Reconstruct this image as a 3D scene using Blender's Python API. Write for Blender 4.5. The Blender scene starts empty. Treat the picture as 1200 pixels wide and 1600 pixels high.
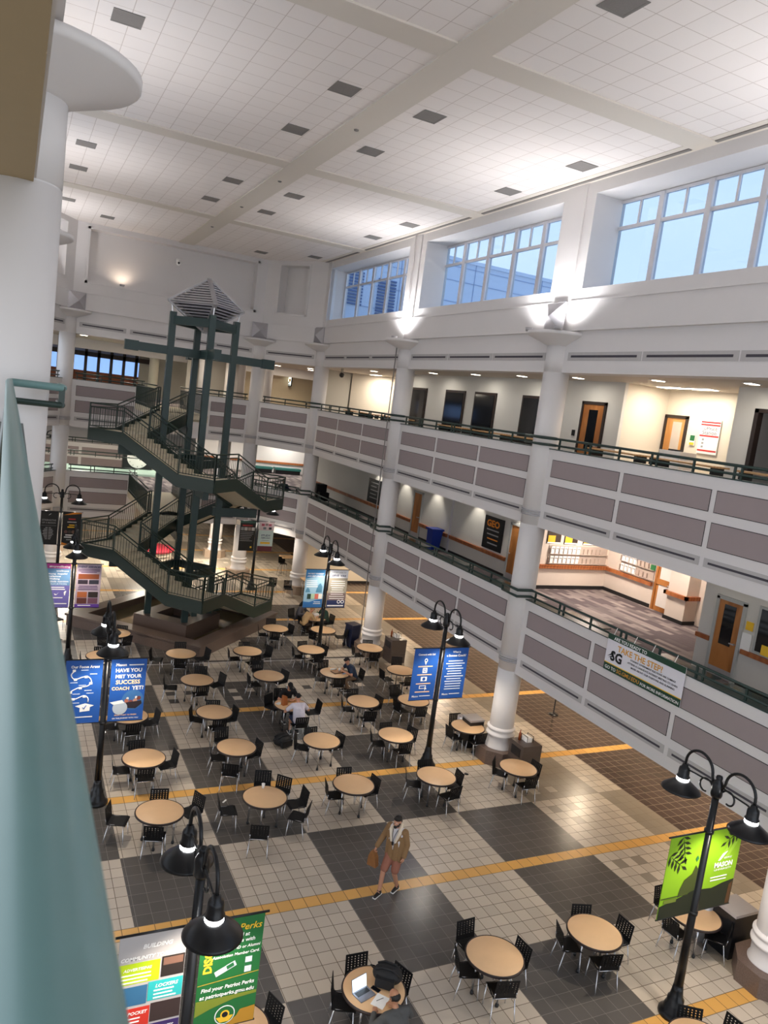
import bpy, bmesh, math, random
from mathutils import Vector, Matrix
random.seed(7)
PI = math.pi
SC = bpy.context.scene
COL = SC.collection
rad = math.radians

# ------------------------------------------------------------------ materials
def lin(c):
    return tuple(((v/12.92) if v <= .04045 else ((v+.055)/1.055)**2.4) for v in c)
def hexc(h):
    return lin(tuple(int(h[i:i+2], 16)/255 for i in (0, 2, 4)))
MATS = {}
def mat(name, h, rough=.5, metal=0., var=.06, scale=6., emit=None, es=1., bump=0., spec=None):
    """procedural principled material: base colour gently broken up by noise"""
    if name in MATS: return MATS[name]
    m = bpy.data.materials.new(name); m.use_nodes = True
    nt = m.node_tree; b = nt.nodes['Principled BSDF']
    c = hexc(h)
    b.inputs['Roughness'].default_value = rough; b.inputs['Metallic'].default_value = metal
    if spec is not None: b.inputs['Specular IOR Level'].default_value = spec
    tc = nt.nodes.new('ShaderNodeTexCoord'); nz = nt.nodes.new('ShaderNodeTexNoise')
    nz.inputs['Scale'].default_value = scale; nz.inputs['Detail'].default_value = 3
    nt.links.new(tc.outputs['Object'], nz.inputs['Vector'])
    mx = nt.nodes.new('ShaderNodeMix'); mx.data_type = 'RGBA'
    mx.inputs[6].default_value = (*[v*(1-var) for v in c], 1); mx.inputs[7].default_value = (*[min(1, v*(1+var)) for v in c], 1)
    nt.links.new(nz.outputs['Fac'], mx.inputs[0]); nt.links.new(mx.outputs[2], b.inputs['Base Color'])
    if bump:
        bp = nt.nodes.new('ShaderNodeBump'); bp.inputs['Strength'].default_value = bump; bp.inputs['Distance'].default_value = .01
        nt.links.new(nz.outputs['Fac'], bp.inputs['Height']); nt.links.new(bp.outputs['Normal'], b.inputs['Normal'])
    if emit:
        b.inputs['Emission Color'].default_value = (*hexc(emit), 1); b.inputs['Emission Strength'].default_value = es
    MATS[name] = m
    return m
def nodes_of(name, rough):
    m = bpy.data.materials.new(name); m.use_nodes = True
    nt = m.node_tree; b = nt.nodes['Principled BSDF']; b.inputs['Roughness'].default_value = rough
    MATS[name] = m
    return m, nt, b
def mth(nt, op, a, b=None, c=None):
    n = nt.nodes.new('ShaderNodeMath'); n.operation = op
    for i, v in enumerate((a, b, c)):
        if v is None: continue
        if isinstance(v, (int, float)): n.inputs[i].default_value = v
        else: nt.links.new(v, n.inputs[i])
    return n.outputs[0]
TILE = .3022; TY = 4.832/15; GX = 9.03; GY = 13.2
def tile_mat(name, h, grout, rough=.28, size=TILE, gx=GX, gy=GY, lw=.03, var=.10, sy=None, spec=.5):
    m, nt, b = nodes_of(name, rough)
    b.inputs['Specular IOR Level'].default_value = spec
    g = nt.nodes.new('ShaderNodeNewGeometry'); s = nt.nodes.new('ShaderNodeSeparateXYZ')
    nt.links.new(g.outputs['Position'], s.inputs[0])
    u = mth(nt, 'DIVIDE', mth(nt, 'SUBTRACT', s.outputs[0], gx), size)
    v = mth(nt, 'DIVIDE', mth(nt, 'SUBTRACT', s.outputs[1], gy), sy or (TY if size == TILE else size))
    fu = mth(nt, 'ABSOLUTE', mth(nt, 'SUBTRACT', mth(nt, 'FRACT', u), .5))
    fv = mth(nt, 'ABSOLUTE', mth(nt, 'SUBTRACT', mth(nt, 'FRACT', v), .5))
    line = mth(nt, 'GREATER_THAN', mth(nt, 'MAXIMUM', fu, fv), .5-lw)
    cb = nt.nodes.new('ShaderNodeCombineXYZ')
    nt.links.new(mth(nt, 'FLOOR', u), cb.inputs[0]); nt.links.new(mth(nt, 'FLOOR', v), cb.inputs[1])
    wn = nt.nodes.new('ShaderNodeTexWhiteNoise'); wn.noise_dimensions = '3D'; nt.links.new(cb.outputs[0], wn.inputs['Vector'])
    c = hexc(h)
    m1 = nt.nodes.new('ShaderNodeMix'); m1.data_type = 'RGBA'
    m1.inputs[6].default_value = (*[x*(1-var) for x in c], 1); m1.inputs[7].default_value = (*[min(1, x*(1+var)) for x in c], 1)
    nt.links.new(wn.outputs['Value'], m1.inputs[0])
    m2 = nt.nodes.new('ShaderNodeMix'); m2.data_type = 'RGBA'
    m2.inputs[7].default_value = (*hexc(grout), 1)
    nt.links.new(m1.outputs[2], m2.inputs[6]); nt.links.new(line, m2.inputs[0]); nt.links.new(m2.outputs[2], b.inputs['Base Color'])
    r = mth(nt, 'MULTIPLY_ADD', line, .4, rough); nt.links.new(r, b.inputs['Roughness'])
    return m
def carpet_mat():
    m, nt, b = nodes_of('carpet', .95)
    g = nt.nodes.new('ShaderNodeNewGeometry'); br = nt.nodes.new('ShaderNodeTexBrick')
    mp = nt.nodes.new('ShaderNodeMapping'); mp.inputs['Rotation'].default_value = (0, 0, PI/2)
    nt.links.new(g.outputs['Position'], mp.inputs[0]); nt.links.new(mp.outputs[0], br.inputs['Vector'])
    br.inputs['Color1'].default_value = (*hexc('564c4f'), 1); br.inputs['Color2'].default_value = (*hexc('a89d97'), 1)
    br.inputs['Mortar'].default_value = (*hexc('6b6163'), 1); br.inputs['Scale'].default_value = 1
    br.inputs['Brick Width'].default_value = .75; br.inputs['Row Height'].default_value = .21; br.inputs['Mortar Size'].default_value = .004
    br.inputs['Bias'].default_value = -.35
    nt.links.new(br.outputs['Color'], b.inputs['Base Color'])
    return m
def granite_mat(name, h1, h2):
    m, nt, b = nodes_of(name, .35)
    tc = nt.nodes.new('ShaderNodeTexCoord'); nz = nt.nodes.new('ShaderNodeTexNoise'); nz.inputs['Scale'].default_value = 40; nz.inputs['Detail'].default_value = 6
    nt.links.new(tc.outputs['Object'], nz.inputs['Vector'])
    mx = nt.nodes.new('ShaderNodeMix'); mx.data_type = 'RGBA'; mx.inputs[6].default_value = (*hexc(h1), 1); mx.inputs[7].default_value = (*hexc(h2), 1)
    nt.links.new(nz.outputs['Fac'], mx.inputs[0]); nt.links.new(mx.outputs[2], b.inputs['Base Color'])
    return m
def wood_mat(name, h1, h2, rough=.4, scale=1.5):
    m, nt, b = nodes_of(name, rough)
    tc = nt.nodes.new('ShaderNodeTexCoord'); w = nt.nodes.new('ShaderNodeTexWave'); w.inputs['Scale'].default_value = scale; w.inputs['Distortion'].default_value = 8; w.inputs['Detail'].default_value = 3
    mp = nt.nodes.new('ShaderNodeMapping'); mp.inputs['Scale'].default_value = (1.6, 1.6, .35)
    nt.links.new(tc.outputs['Object'], mp.inputs[0]); nt.links.new(mp.outputs[0], w.inputs['Vector'])
    mx = nt.nodes.new('ShaderNodeMix'); mx.data_type = 'RGBA'; mx.inputs[6].default_value = (*hexc(h1), 1); mx.inputs[7].default_value = (*hexc(h2), 1)
    nt.links.new(w.outputs['Fac'], mx.inputs[0]); nt.links.new(mx.outputs[2], b.inputs['Base Color'])
    return m
def glass_mat(name, tint=(.86, .93, 1.), refl=.06):
    m = bpy.data.materials.new(name); m.use_nodes = True; nt = m.node_tree
    for n in list(nt.nodes): nt.nodes.remove(n)
    o = nt.nodes.new('ShaderNodeOutputMaterial'); t = nt.nodes.new('ShaderNodeBsdfTransparent'); g = nt.nodes.new('ShaderNodeBsdfGlossy')
    t.inputs[0].default_value = (*tint, 1); g.inputs['Roughness'].default_value = .03
    x = nt.nodes.new('ShaderNodeMixShader'); x.inputs[0].default_value = refl
    nt.links.new(t.outputs[0], x.inputs[1]); nt.links.new(g.outputs[0], x.inputs[2]); nt.links.new(x.outputs[0], o.inputs[0])
    MATS[name] = m
    return m
def glow(name, h, s):
    m = mat(name, h, emit=h, es=s)
    return m

WHITE = mat('white_paint', 'dedad8', .6, var=.02, scale=1.5)
CREAM = mat('cream_paint', 'e2d8c6', .7, var=.02, scale=1.5)
GREYW = mat('grey_paint', 'aaa69c', .7, var=.03, scale=1.5)
TANW = mat('corridor_paint', 'd6d3cc', .7, var=.03, scale=1.5)
MAUVE = mat('mauve_panel', '9c8f8f', .8, var=.03, scale=4)
DARK = mat('dark_slot', '2a2626', .8)
SLOTD = mat('slot_dark', '47434a', .8)
SLOTF = mat('slot_frame', 'b9b5b3', .5)
GREEN = mat('dark_green_steel', '1f3735', .38, var=.06)
STAIRG = mat('stair_green', '223229', .45, var=.06)
RAILG = mat('rail_green', '22352f', .35, var=.05)
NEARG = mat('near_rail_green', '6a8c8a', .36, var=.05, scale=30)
TREAD = mat('stair_concrete', 'cfc4aa', .8, var=.08, scale=12)
STEEL = mat('brushed_steel', 'b4b1b3', .42, .35, var=.05)
WARMLIT = mat('warm_lit_soffit', '94805f', .85, var=.03)  # left soffit tinted tan to carry warm lamp light in its colour
CHROME = mat('chrome_tube', 'c9c9cb', .2, .9, var=.02)
BLACK = mat('black_metal', '15161a', .38, var=.1)
PLASTIC = mat('black_plastic', '0d0d0f', .55, var=.08, scale=14, spec=.3)
LAMINATE = mat('tan_laminate', 'e3bb8e', .45, var=.05, scale=5)
EDGE = mat('table_edge', '2c1f1d', .45)
TILEW = tile_mat('white_tile', 'c2b6a6', '6a5d4d', .3, lw=.022)
TILED = tile_mat('dark_tile', '5b5753', '7d766d', .25, lw=.012, var=.07)
TILEG = tile_mat('grey_tile', '8f8577', '7d7468', .3, lw=.012, var=.07)
TILEY = tile_mat('yellow_tile', 'dfaa5c', '7a6038', .3, lw=.022, var=.07)
TILEB = tile_mat('brown_tile', '4b3d39', '8f7f6b', .22, lw=.02, var=.14)
CEILT = tile_mat('ceiling_tile', 'f6efea', 'd3c8c0', .9, size=.61, gx=7.75, gy=14.2, lw=.012, var=.012, spec=.1)
CEILB = mat('ceiling_band', 'e0d8cc', .8, var=.01)
SOFT = mat('soffit_board', 'd3cabd', .85, var=.02)
CARPET = carpet_mat()
GRAN = granite_mat('brown_granite', '4a3b35', '806d62')
GRAN2 = granite_mat('tan_granite', '8a7565', 'b8a48f')
BASEB = mat('black_base', '1b1a1b', .6)
DOORW = wood_mat('door_wood', '9a5f2c', 'b97a3f', .4)
RAILW = wood_mat('chair_rail_wood', '95512a', 'b06d3e', .4)
COUNT = wood_mat('counter_wood', 'b98a56', 'cda06c', .45)
FRAMED = mat('dark_frame', '2a1d18', .45)
GLASSD = mat('dark_glass', '14161a', .08, var=.2, scale=2)
GLASS = glass_mat('window_glass', (.66, .75, .85), .05)
ALU = mat('window_aluminium', 'd5d3d6', .4, .2)
LIGHTP = glow('light_panel', 'fff0d8', 5.)
RINGL = glow('lamp_ring', 'ffffff', 16.)
RINGW = glow('lamp_ring_pink', 'fff0f2', 16.)
VENT = mat('vent_grey', '85807c', .7, var=.2, scale=60)
PAPER = mat('white_paper', 'f2f1ee', .8, var=.02)
SKIN = mat('skin_light', 'c68f72', .55, var=.06)
SKIN2 = mat('skin_tan', 'b07d5e', .55, var=.06)
HAIRM = mat('black_hair', '171310', .6, var=.2, scale=40)

# ------------------------------------------------------------------ mesh helpers
class MB:
    def __init__(s): s.bm = bmesh.new()
    def box(s, x0, x1, y0, y1, z0, z1):
        v = [s.bm.verts.new(p) for p in ((x0,y0,z0),(x1,y0,z0),(x1,y1,z0),(x0,y1,z0),(x0,y0,z1),(x1,y0,z1),(x1,y1,z1),(x0,y1,z1))]
        for f in ((3,2,1,0),(4,5,6,7),(0,1,5,4),(1,2,6,5),(2,3,7,6),(3,0,4,7)): s.bm.faces.new([v[i] for i in f])
        return s
    def obox(s, o, ax, ay, az):
        """box from corner o along three edge vectors"""
        o, ax, ay, az = map(Vector, (o, ax, ay, az))
        if ax.cross(ay).dot(az) < 0: ax, ay = ay, ax
        P = [o, o+ax, o+ax+ay, o+ay]; P += [p+az for p in P]
        v = [s.bm.verts.new(p) for p in P]
        for f in ((3,2,1,0),(4,5,6,7),(0,1,5,4),(1,2,6,5),(2,3,7,6),(3,0,4,7)): s.bm.faces.new([v[i] for i in f])
        return s
    def bar(s, a, b, w, h):
        """rectangular bar between two points, w sideways, h upwards"""
        a, b = Vector(a), Vector(b); d = (b-a).normalized()
        up = Vector((0,0,1)) if abs(d.z) < .95 else Vector((0,1,0))
        sd = d.cross(up).normalized(); u = sd.cross(d)
        return s.obox(a-sd*w/2-u*h/2, b-a, sd*w, u*h)
    def poly(s, pts, ext):
        """prism: polygon swept by vector ext"""
        ext = Vector(ext); pts = [Vector(p) for p in pts]
        n = Vector((0,0,0))
        for i in range(len(pts)):
            n += pts[i].cross(pts[(i+1) % len(pts)])
        if n.dot(ext) > 0: pts = pts[::-1]
        a = [s.bm.verts.new(p) for p in pts]; b = [s.bm.verts.new(p+ext) for p in pts]
        s.bm.faces.new(a); s.bm.faces.new(b[::-1]); k = len(pts)
        for i in range(k): s.bm.faces.new([a[(i+1) % k], a[i], b[i], b[(i+1) % k]])
        return s
    def lathe(s, prof, n=24, c=(0,0,0), smooth=True, cap=True):
        c = Vector(c); rings = []
        for r, z in prof:
            rings.append([s.bm.verts.new(c+Vector((r*math.cos(2*PI*i/n), r*math.sin(2*PI*i/n), z))) for i in range(n)] if r > 1e-5 else [s.bm.verts.new(c+Vector((0,0,z)))])
        for A, B in zip(rings, rings[1:]):
            for i in range(n):
                j = (i+1) % n
                if len(A) == 1 and len(B) == 1: continue
                if len(A) == 1: f = s.bm.faces.new([A[0], B[j], B[i]])
                elif len(B) == 1: f = s.bm.faces.new([A[i], A[j], B[0]])
                else: f = s.bm.faces.new([A[i], A[j], B[j], B[i]])
                f.smooth = smooth
        if cap and len(rings[0]) > 1: s.bm.faces.new(rings[0][::-1])
        if cap and len(rings[-1]) > 1: s.bm.faces.new(rings[-1])
        return s
    def tube(s, pts, r, n=8, closed=False):
        pts = [Vector(p) for p in pts]; rings = []; K = len(pts)
        ref = None
        for i, p in enumerate(pts):
            a = pts[i-1] if (i > 0 or closed) else p; b = pts[(i+1) % K] if (i < K-1 or closed) else p
            d = (b-a).normalized()
            if ref is None: ref = d.orthogonal().normalized()
            u = (ref-d*ref.dot(d)); u = u.normalized() if u.length > 1e-4 else d.orthogonal().normalized()
            ref = u; w = d.cross(u)
            k = 1.
            if 0 < i < K-1 or closed:
                d1 = (p-a).normalized(); d2 = (b-p).normalized(); cs = max(.35, math.sqrt(max(0, (1+d1.dot(d2))/2))); k = 1/cs
            rr = r if not isinstance(r, (list, tuple)) else r[i]
            rings.append([s.bm.verts.new(p+(u*math.cos(2*PI*q/n)+w*math.sin(2*PI*q/n))*rr*min(k, 1.5)) for q in range(n)])
        lo = list(zip(rings, rings[1:]))
        if closed: lo.append((rings[-1], rings[0]))
        for A, B in lo:
            for q in range(n):
                f = s.bm.faces.new([A[q], A[(q+1) % n], B[(q+1) % n], B[q]]); f.smooth = True
        if not closed: s.bm.faces.new(rings[0][::-1]); s.bm.faces.new(rings[-1])
        return s
    def quad(s, pts):
        s.bm.faces.new([s.bm.verts.new(p) for p in pts]); return s
    def ball(s, c, r, sub=2, sc=(1,1,1)):
        k = len(s.bm.verts)
        g = bmesh.ops.create_icosphere(s.bm, subdivisions=sub, radius=1)
        for v in g['verts']: v.co = Vector((v.co.x*r*sc[0]+c[0], v.co.y*r*sc[1]+c[1], v.co.z*r*sc[2]+c[2]))
        for v in g['verts']:
            for f in v.link_faces: f.smooth = True
        return s
    def bevel(s, w, seg=2):
        bmesh.ops.bevel(s.bm, geom=[e for e in s.bm.edges if e.calc_face_angle(0) > .5], offset=w, segments=seg, affect='EDGES', profile=.6)
        return s
    def mesh(s, name):
        me = bpy.data.meshes.new(name); s.bm.to_mesh(me); s.bm.free(); return me
    def build(s, name, m, parent=None, loc=None, rz=0):
        me = s.mesh(name)
        me.materials.append(m)
        o = bpy.data.objects.new(name, me); COL.objects.link(o)
        if parent: o.parent = parent
        if loc is not None: o.location = loc
        if rz: o.rotation_euler = (0,0,rz)
        return o
def tag(o, label, cat, group=None, kind=None):
    o['label'] = label; o['category'] = cat
    if group: o['group'] = group
    if kind: o['kind'] = kind
    return o
def thing(name, label, cat, loc=(0,0,0), rz=0, group=None):
    o = bpy.data.objects.new(name, None); COL.objects.link(o); o.location = loc; o.rotation_euler = (0,0,rz); o.empty_display_size = .1
    return tag(o, label, cat, group)
def struct(o):
    o['kind'] = 'structure'; return o
def dup(root, loc, rz=None, label=None, group=None):
    r = root.copy(); COL.objects.link(r); r.location = loc
    if rz is not None: r.rotation_euler = (0,0,rz)
    if label: r['label'] = label
    if group: r['group'] = group
    def rec(src, dst):
        for ch in list(src.children):
            c = ch.copy(); COL.objects.link(c); c.parent = dst; rec(ch, c)
    rec(root, r)
    return r
def swap_mesh(o, m):
    o.data = o.data.copy(); o.data.materials.clear(); o.data.materials.append(m)
def txt(body, size, m, parent, x, z, y=-.012, align='CENTER', bold=0., width=None, rot=0., shear=0., name='lettering', flat=False):
    cu = bpy.data.curves.new('t', 'FONT'); cu.body = body; cu.size = size; cu.align_x = align; cu.offset = bold*size; cu.shear = shear; cu.resolution_u = 2; cu.extrude = .001
    cu.space_line = .9
    o = bpy.data.objects.new('t', cu); COL.objects.link(o)
    bpy.context.view_layer.update()
    dg = bpy.context.evaluated_depsgraph_get()
    me = bpy.data.meshes.new_from_object(o.evaluated_get(dg))
    bpy.data.objects.remove(o); bpy.data.curves.remove(cu)
    w = max((v.co.x for v in me.vertices), default=1)-min((v.co.x for v in me.vertices), default=0)
    k = (width/w) if width and w > 0 else 1.
    R = Matrix.Rotation(rot, 4, 'Z')
    if not flat: R = Matrix.Rotation(PI/2, 4, 'X') @ R
    me.transform(Matrix.Translation((x, y, z)) @ R @ Matrix.Diagonal((k, 1 if not width else (k if k < 1 else 1), 1, 1)))
    me.materials.clear(); me.materials.append(m); me.name = name
    o = bpy.data.objects.new(name, me); COL.objects.link(o); o.parent = parent
    return o
def patch(name, m, parent, x0, x1, z0, z1, y=-.009, t=.003):
    return MB().box(x0, x1, y-t, y, z0, z1).build(name, m, parent)
# ------------------------------------------------------------------ floor
xs = [-14.5, -4.2, -1.8, .2, 2.62, 4.78, 6.9, 9.03, 11.145, 13.575, 15.99, 16.92, 26]
def build_floor():
    me = bpy.data.meshes.new('floor'); bm = bmesh.new()
    mats = [TILEW, TILED, TILEG, TILEY, TILEB]
    P = 4.832; y0 = GY-P*5; ymax = 62; rows = []
    k = 0; y = y0
    while y < ymax:
        # yellow row, then rows A/B ordering alternates around each yellow line
        rows.append((y, y+TY, 'Y' if abs(y-27.7) > 1 else 'B')); a = y+TY; b = a+7*TY; c = y+P
        first = 'A' if (k % 2 == 1) else 'B'
        rows.append((a, b, first)); rows.append((b, c, 'B' if first == 'A' else 'A')); y += P; k += 1
    quads = {}
    def q(x0, x1, ya, yb, m, z=0):
        v = [bm.verts.new(p) for p in ((x0,ya,z),(x1,ya,z),(x1,yb,z),(x0,yb,z))]; f = bm.faces.new(v); f.material_index = m
    def cell(x0, x1, ya, yb, m, acc, am):
        """cell with a few contrasting single tiles: split into a tile grid only where needed"""
        if not acc: return q(x0, x1, ya, yb, m)
        nx = [x0]; i = math.floor((x0-GX)/TILE)+1
        while GX+i*TILE < x1-.02:
            if GX+i*TILE > x0+.02: nx.append(GX+i*TILE)
            i += 1
        nx.append(x1); ny = [ya]; j = math.floor((ya-GY)/TY)+1
        while GY+j*TY < yb-.02:
            if GY+j*TY > ya+.02: ny.append(GY+j*TY)
            j += 1
        ny.append(yb)
        for i in range(len(nx)-1):
            for j in range(len(ny)-1):
                q(nx[i], nx[i+1], ny[j], ny[j+1], am if (i, j) in acc else m)
    for (ya, yb, t) in rows:
        for c in range(len(xs)-1):
            x0, x1 = xs[c], xs[c+1]
            if t == 'Y': q(x0, x1, ya, yb, 3); continue
            if c == len(xs)-2: q(x0, x1, ya, yb, 4); continue
            light = ((c+1) % 2 == 0) if t == 'A' else ((c+1) % 2 == 1)
            # columns: index 5 (4.78-6.9) is white in A rows
            light = (c % 2 == 1) if t == 'A' else (c % 2 == 0)
            dark = 2 if (c >= 9 or ya > 36) else 1
            acc = set()
            if c == 9: acc = {(1,5),(3,5),(2,3)} if t == 'A' else {(1,1),(3,1),(2,3)}
            elif 22.9 < ya < 25 and 2 <= c <= 8: acc = {(1,4),(3,4),(1,2)}
            elif ya > 34 and 3 <= c <= 8 and t == 'A': acc = {(2,4),(4,4),(3,2)}
            cell(x0, x1, ya, yb, 0 if light else dark, acc, dark if light else 0)
    for f in bm.faces: f.normal_update()
    bm.to_mesh(me); bm.free()
    for m in mats: me.materials.append(m)
    o = bpy.data.objects.new('floor', me); COL.objects.link(o); struct(o)
build_floor()
struct(MB().box(-16, 26, -16, 62, -.3, -.005).build('floor', SOFT))
dr = struct(MB().box(2.3, 13.9, 27.36, 27.40, 0, .006).build('trim_1', STEEL)); struct(MB().box(2.3, 13.9, 27.48, 27.60, 0, .005).build('trim_2', DARK))

# ------------------------------------------------------------------ shell segments
UP, LO = 8.9, 4.4
class Seg:
    def __init__(s, p0, p1):
        s.p = Vector((*p0, 0)); d = Vector((*p1, 0))-s.p; s.L = d.length; s.u = d/s.L; s.n = Vector((s.u.y, -s.u.x, 0))
    def pt(s, u, d, z): return s.p+s.u*u+s.n*d+Vector((0,0,z))
    def box(s, mb, u0, u1, d0, d1, z0, z1):
        return mb.obox(s.pt(u0, d0, z0), s.u*(u1-u0), s.n*(d1-d0), Vector((0,0,z1-z0)))
def parapet(sg, u0, u1, U, side, panels, slot=True, th=.3):
    zb, zt = U-1.5, U+.8
    o = struct(sg.box(MB(), u0, u1, 0, th, zb, zt).build('wall_'+side, WHITE))
    cap = sg.box(MB(), u0, u1, -.02, th+.02, zt, zt+.025).build('coping', GREEN, o)
    for a, b in panels:
        for z0, z1 in ((U+.035, U+.505), (U-.76, U-.21)):
            sg.box(MB(), a-.015, b+.015, -.006, .02, z0-.015, z1+.015).build('panel_shade_strip', DARK, o)  # dark strip paints the shaded edge of a recess round the flat panel
            sg.box(MB(), a, b, -.009, .02, z0, z1).build('panel', MAUVE, o)
        if slot:
            f = MB(); sg.box(f, a-.02, b+.02, -.012, .02, U-1.2, U-1.0); f.build('slot_frame', SLOTF, o)
            sg.box(MB(), a+.1, b-.1, -.016, .02, U-1.125, U-1.075).build('slot', SLOTD, o)
    return o
def upper_band(sg, u0, u1, side, slots):
    o = struct(sg.box(MB(), u0, u1, 0, .5, 11.9, 13.05).build('wall_'+side, WHITE))
    for a, b in slots:
        sg.box(MB(), a-.06, b+.06, -.012, .02, 12.24, 12.47).build('slot_frame', SLOTF, o)
        sg.box(MB(), a+.08, b-.08, -.018, .02, 12.325, 12.385).build('slot', SLOTD, o)
    l = sg.box(MB(), u0, u1, -.12, .5, 13.05, 13.85); sg.box(l, u0, u1, -.15, .5, 13.84, 13.88)
    struct(l.build('wall_'+side, WHITE))
def railing(sg, u0, u1, U, label, loop=True, d=.05, tail=0):
    t = thing('guard_rail', label, 'railing', sg.pt((u0+u1)/2, d, U+.82))
    org = t.location
    path = [(u0, d), (u1-.02, d)]
    if loop: path += [(sg.L-.5, d), (sg.L-.47, -.43), (sg.L+.3, -.43)]
    P = lambda z: [sg.pt(u, dd, z)-org for u, dd in path]
    m = MB().tube(P(U+1.12), .034); m.build('top_rail', RAILG, t)
    MB().tube(P(U+.93), .03).build('lower_rail', RAILG, t)
    us = []; k = max(2, round((u1-u0)/1.25))
    for i in range(k+1): us.append(u0+.12+(u1-u0-.24)*i/k)
    for i, u in enumerate(us):
        for e in ((-.09, .09) if 0 < i < k and i % 2 == 0 else (0,)):
            MB().bar(sg.pt(u+e, d, U+.825)-org, sg.pt(u+e, d, U+1.12)-org, .04, .05).build('post', RAILG, t)
    if loop:
        MB().bar(sg.pt(sg.L+.3, -.43, U+.91)-org, sg.pt(sg.L+.3, -.43, U+1.14)-org, .045, .045).build('post', RAILG, t)
    return t
YC = [-1.0, 8.66, 18.33, 28.0, 37.5]
R = [Seg((14.0, YC[i]), (14.0, YC[i+1])) for i in range(4)]
Lf = [Seg((.08, YC[i+1]), (.08, YC[i])) for i in range(4)]
CH = Seg((14.0, 37.5), (11.7, 40.75)); EN = Seg((11.7, 40.75), (2.25, 40.75)); CL = Seg((2.25, 40.75), (.08, 37.5))
pan3 = lambda L: [(.55, 3.25), (3.42, 6.16), (6.34, L-.6)]
nm = {0: 'nearest', 1: 'near', 2: 'middle', 3: 'far'}
lev = {UP: 'upper', LO: 'lower'}
for i, sg in enumerate(R):
    for U in (UP, LO):
        parapet(sg, 0, sg.L, U, 'right', pan3(sg.L))
        if i: railing(sg, .3, sg.L-.6, U, 'dark green pipe railing on %s right balcony, %s bay' % (lev[U], nm[i]))
    if i: upper_band(sg, 0, sg.L, 'right', pan3(sg.L))
parapet(CH, 0, CH.L, UP, 'chamfer', [(.5, CH.L-.5)]); parapet(CH, 0, CH.L, LO, 'chamfer', [(.5, CH.L-.5)])
upper_band(CH, 0, CH.L, 'chamfer', [(.5, CH.L-.5)])
for U in (UP, LO):
    railing(CH, .5, CH.L-.5, U, 'short green railing on %s corner balcony right of stairs' % lev[U], False)
    parapet(EN, 0, 3.55, U, 'end', [(.45, 2.3)]); parapet(EN, 5.7, EN.L, U, 'end', [(6.2, 8.93)])
    railing(EN, .4, 3.5, U, 'green railing on %s end balcony right of bridge' % lev[U], False)
    railing(EN, 5.75, EN.L-.4, U, 'green railing on %s end balcony left of bridge' % lev[U], False)
    parapet(CL, 0, CL.L, U, 'chamfer', [(.5, CL.L-.5)])
    railing(CL, .5, CL.L-.5, U, 'green railing on %s corner balcony far left' % lev[U], False)
upper_band(EN, 0, EN.L, 'end', [(.5, 2.4), (2.7, 4.5), (4.8, 6.6), (6.9, 8.95)]); upper_band(CL, 0, CL.L, 'chamfer', [(.5, CL.L-.5)])
for i, sg in enumerate(Lf):
    for U in (UP, LO): parapet(sg, 0, sg.L, U, 'left', pan3(sg.L))
    if i < 3: upper_band(sg, 0, sg.L, 'left', pan3(sg.L))
    o = struct(sg.box(MB(), 0, sg.L, .02, 2.6, 11.86, 12.2).build('ceiling', WARMLIT))
# the hand rail beside the camera: same rail as on every bay, seen from very close
t = thing('guard_rail', 'big blurred green handrail in the left foreground', 'railing', (.03, 0, 9.72))
px_ = [(.012, -2.2), (-.045, 8.16), (.43, 8.22), (.43, 9.0)]
MB().tube([(.004, -2.2, .30), (.001, -.1, .305), (-.002, .5, .31), (-.064, 7.62, .375), (-.04, 7.68, .375), (.36, 7.71, .375), (.385, 7.75, .375), (.385, 8.45, .375)], .030, 16).build('top_rail', NEARG, t)
MB().tube([(-.03, -2.2, .15), (-.064, 7.62, .215), (-.04, 7.68, .215), (.36, 7.71, .215), (.385, 7.75, .215), (.385, 8.45, .215)], .026, 12).build('lower_rail', RAILG, t)
MB().bar((.375, 7.74, .2), (.375, 7.74, .385), .05, .05).build('post', RAILG, t)
for y in (1.9, 4.0, 6.1): MB().bar((-.03, y, 0), (-.03, y, .29), .03, .04).build('post', RAILG, t)

# ------------------------------------------------------------------ upper walls, windows
mull = {3: [28.6, 29.0, 30.7, 32.35, 34.0, 35.62, 37.3], 2: [18.95, 19.35, 20.95, 22.5, 24.1, 25.78, 27.4], 1: [9.28, 9.65, 11.25, 12.85, 14.4, 16.0, 17.6], 0: [-.4, 0, 1.6, 3.2, 4.8, 6.4, 7.95]}
def window(n, X, ys, out, glass=True):
    z0, z1, zt = 14.2, 16.72, 15.98
    o = struct(MB().box(min(X, X+.1*out), max(X, X+.1*out), ys[0]-.05, ys[-1]+.05, z0, z0+.06).build('window_%d' % n, ALU))
    m = MB(); a, b = min(X, X+.1*out), max(X, X+.1*out)
    m.box(a, b, ys[0]-.05, ys[-1]+.05, z1-.07, z1); m.box(a, b, ys[0], ys[-1], zt-.045, zt+.045)
    for k, y in enumerate(ys):
        w = .04 if k in (0, len(ys)-1) else .085
        m.box(a-.02, b+.02, y-w, y+w, z0, z1)
        if k < len(ys)-1 and ys[k+1]-y > 1: m.box(a+.02, b-.02, (y+ys[k+1])/2-.03, (y+ys[k+1])/2+.03, zt, z1)
    m.build('window_frame', ALU, o)
    MB().box((a+b)/2-.004, (a+b)/2+.004, ys[0], ys[-1], z0, z1).build('glass', GLASS, o)
wn = 1
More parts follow.
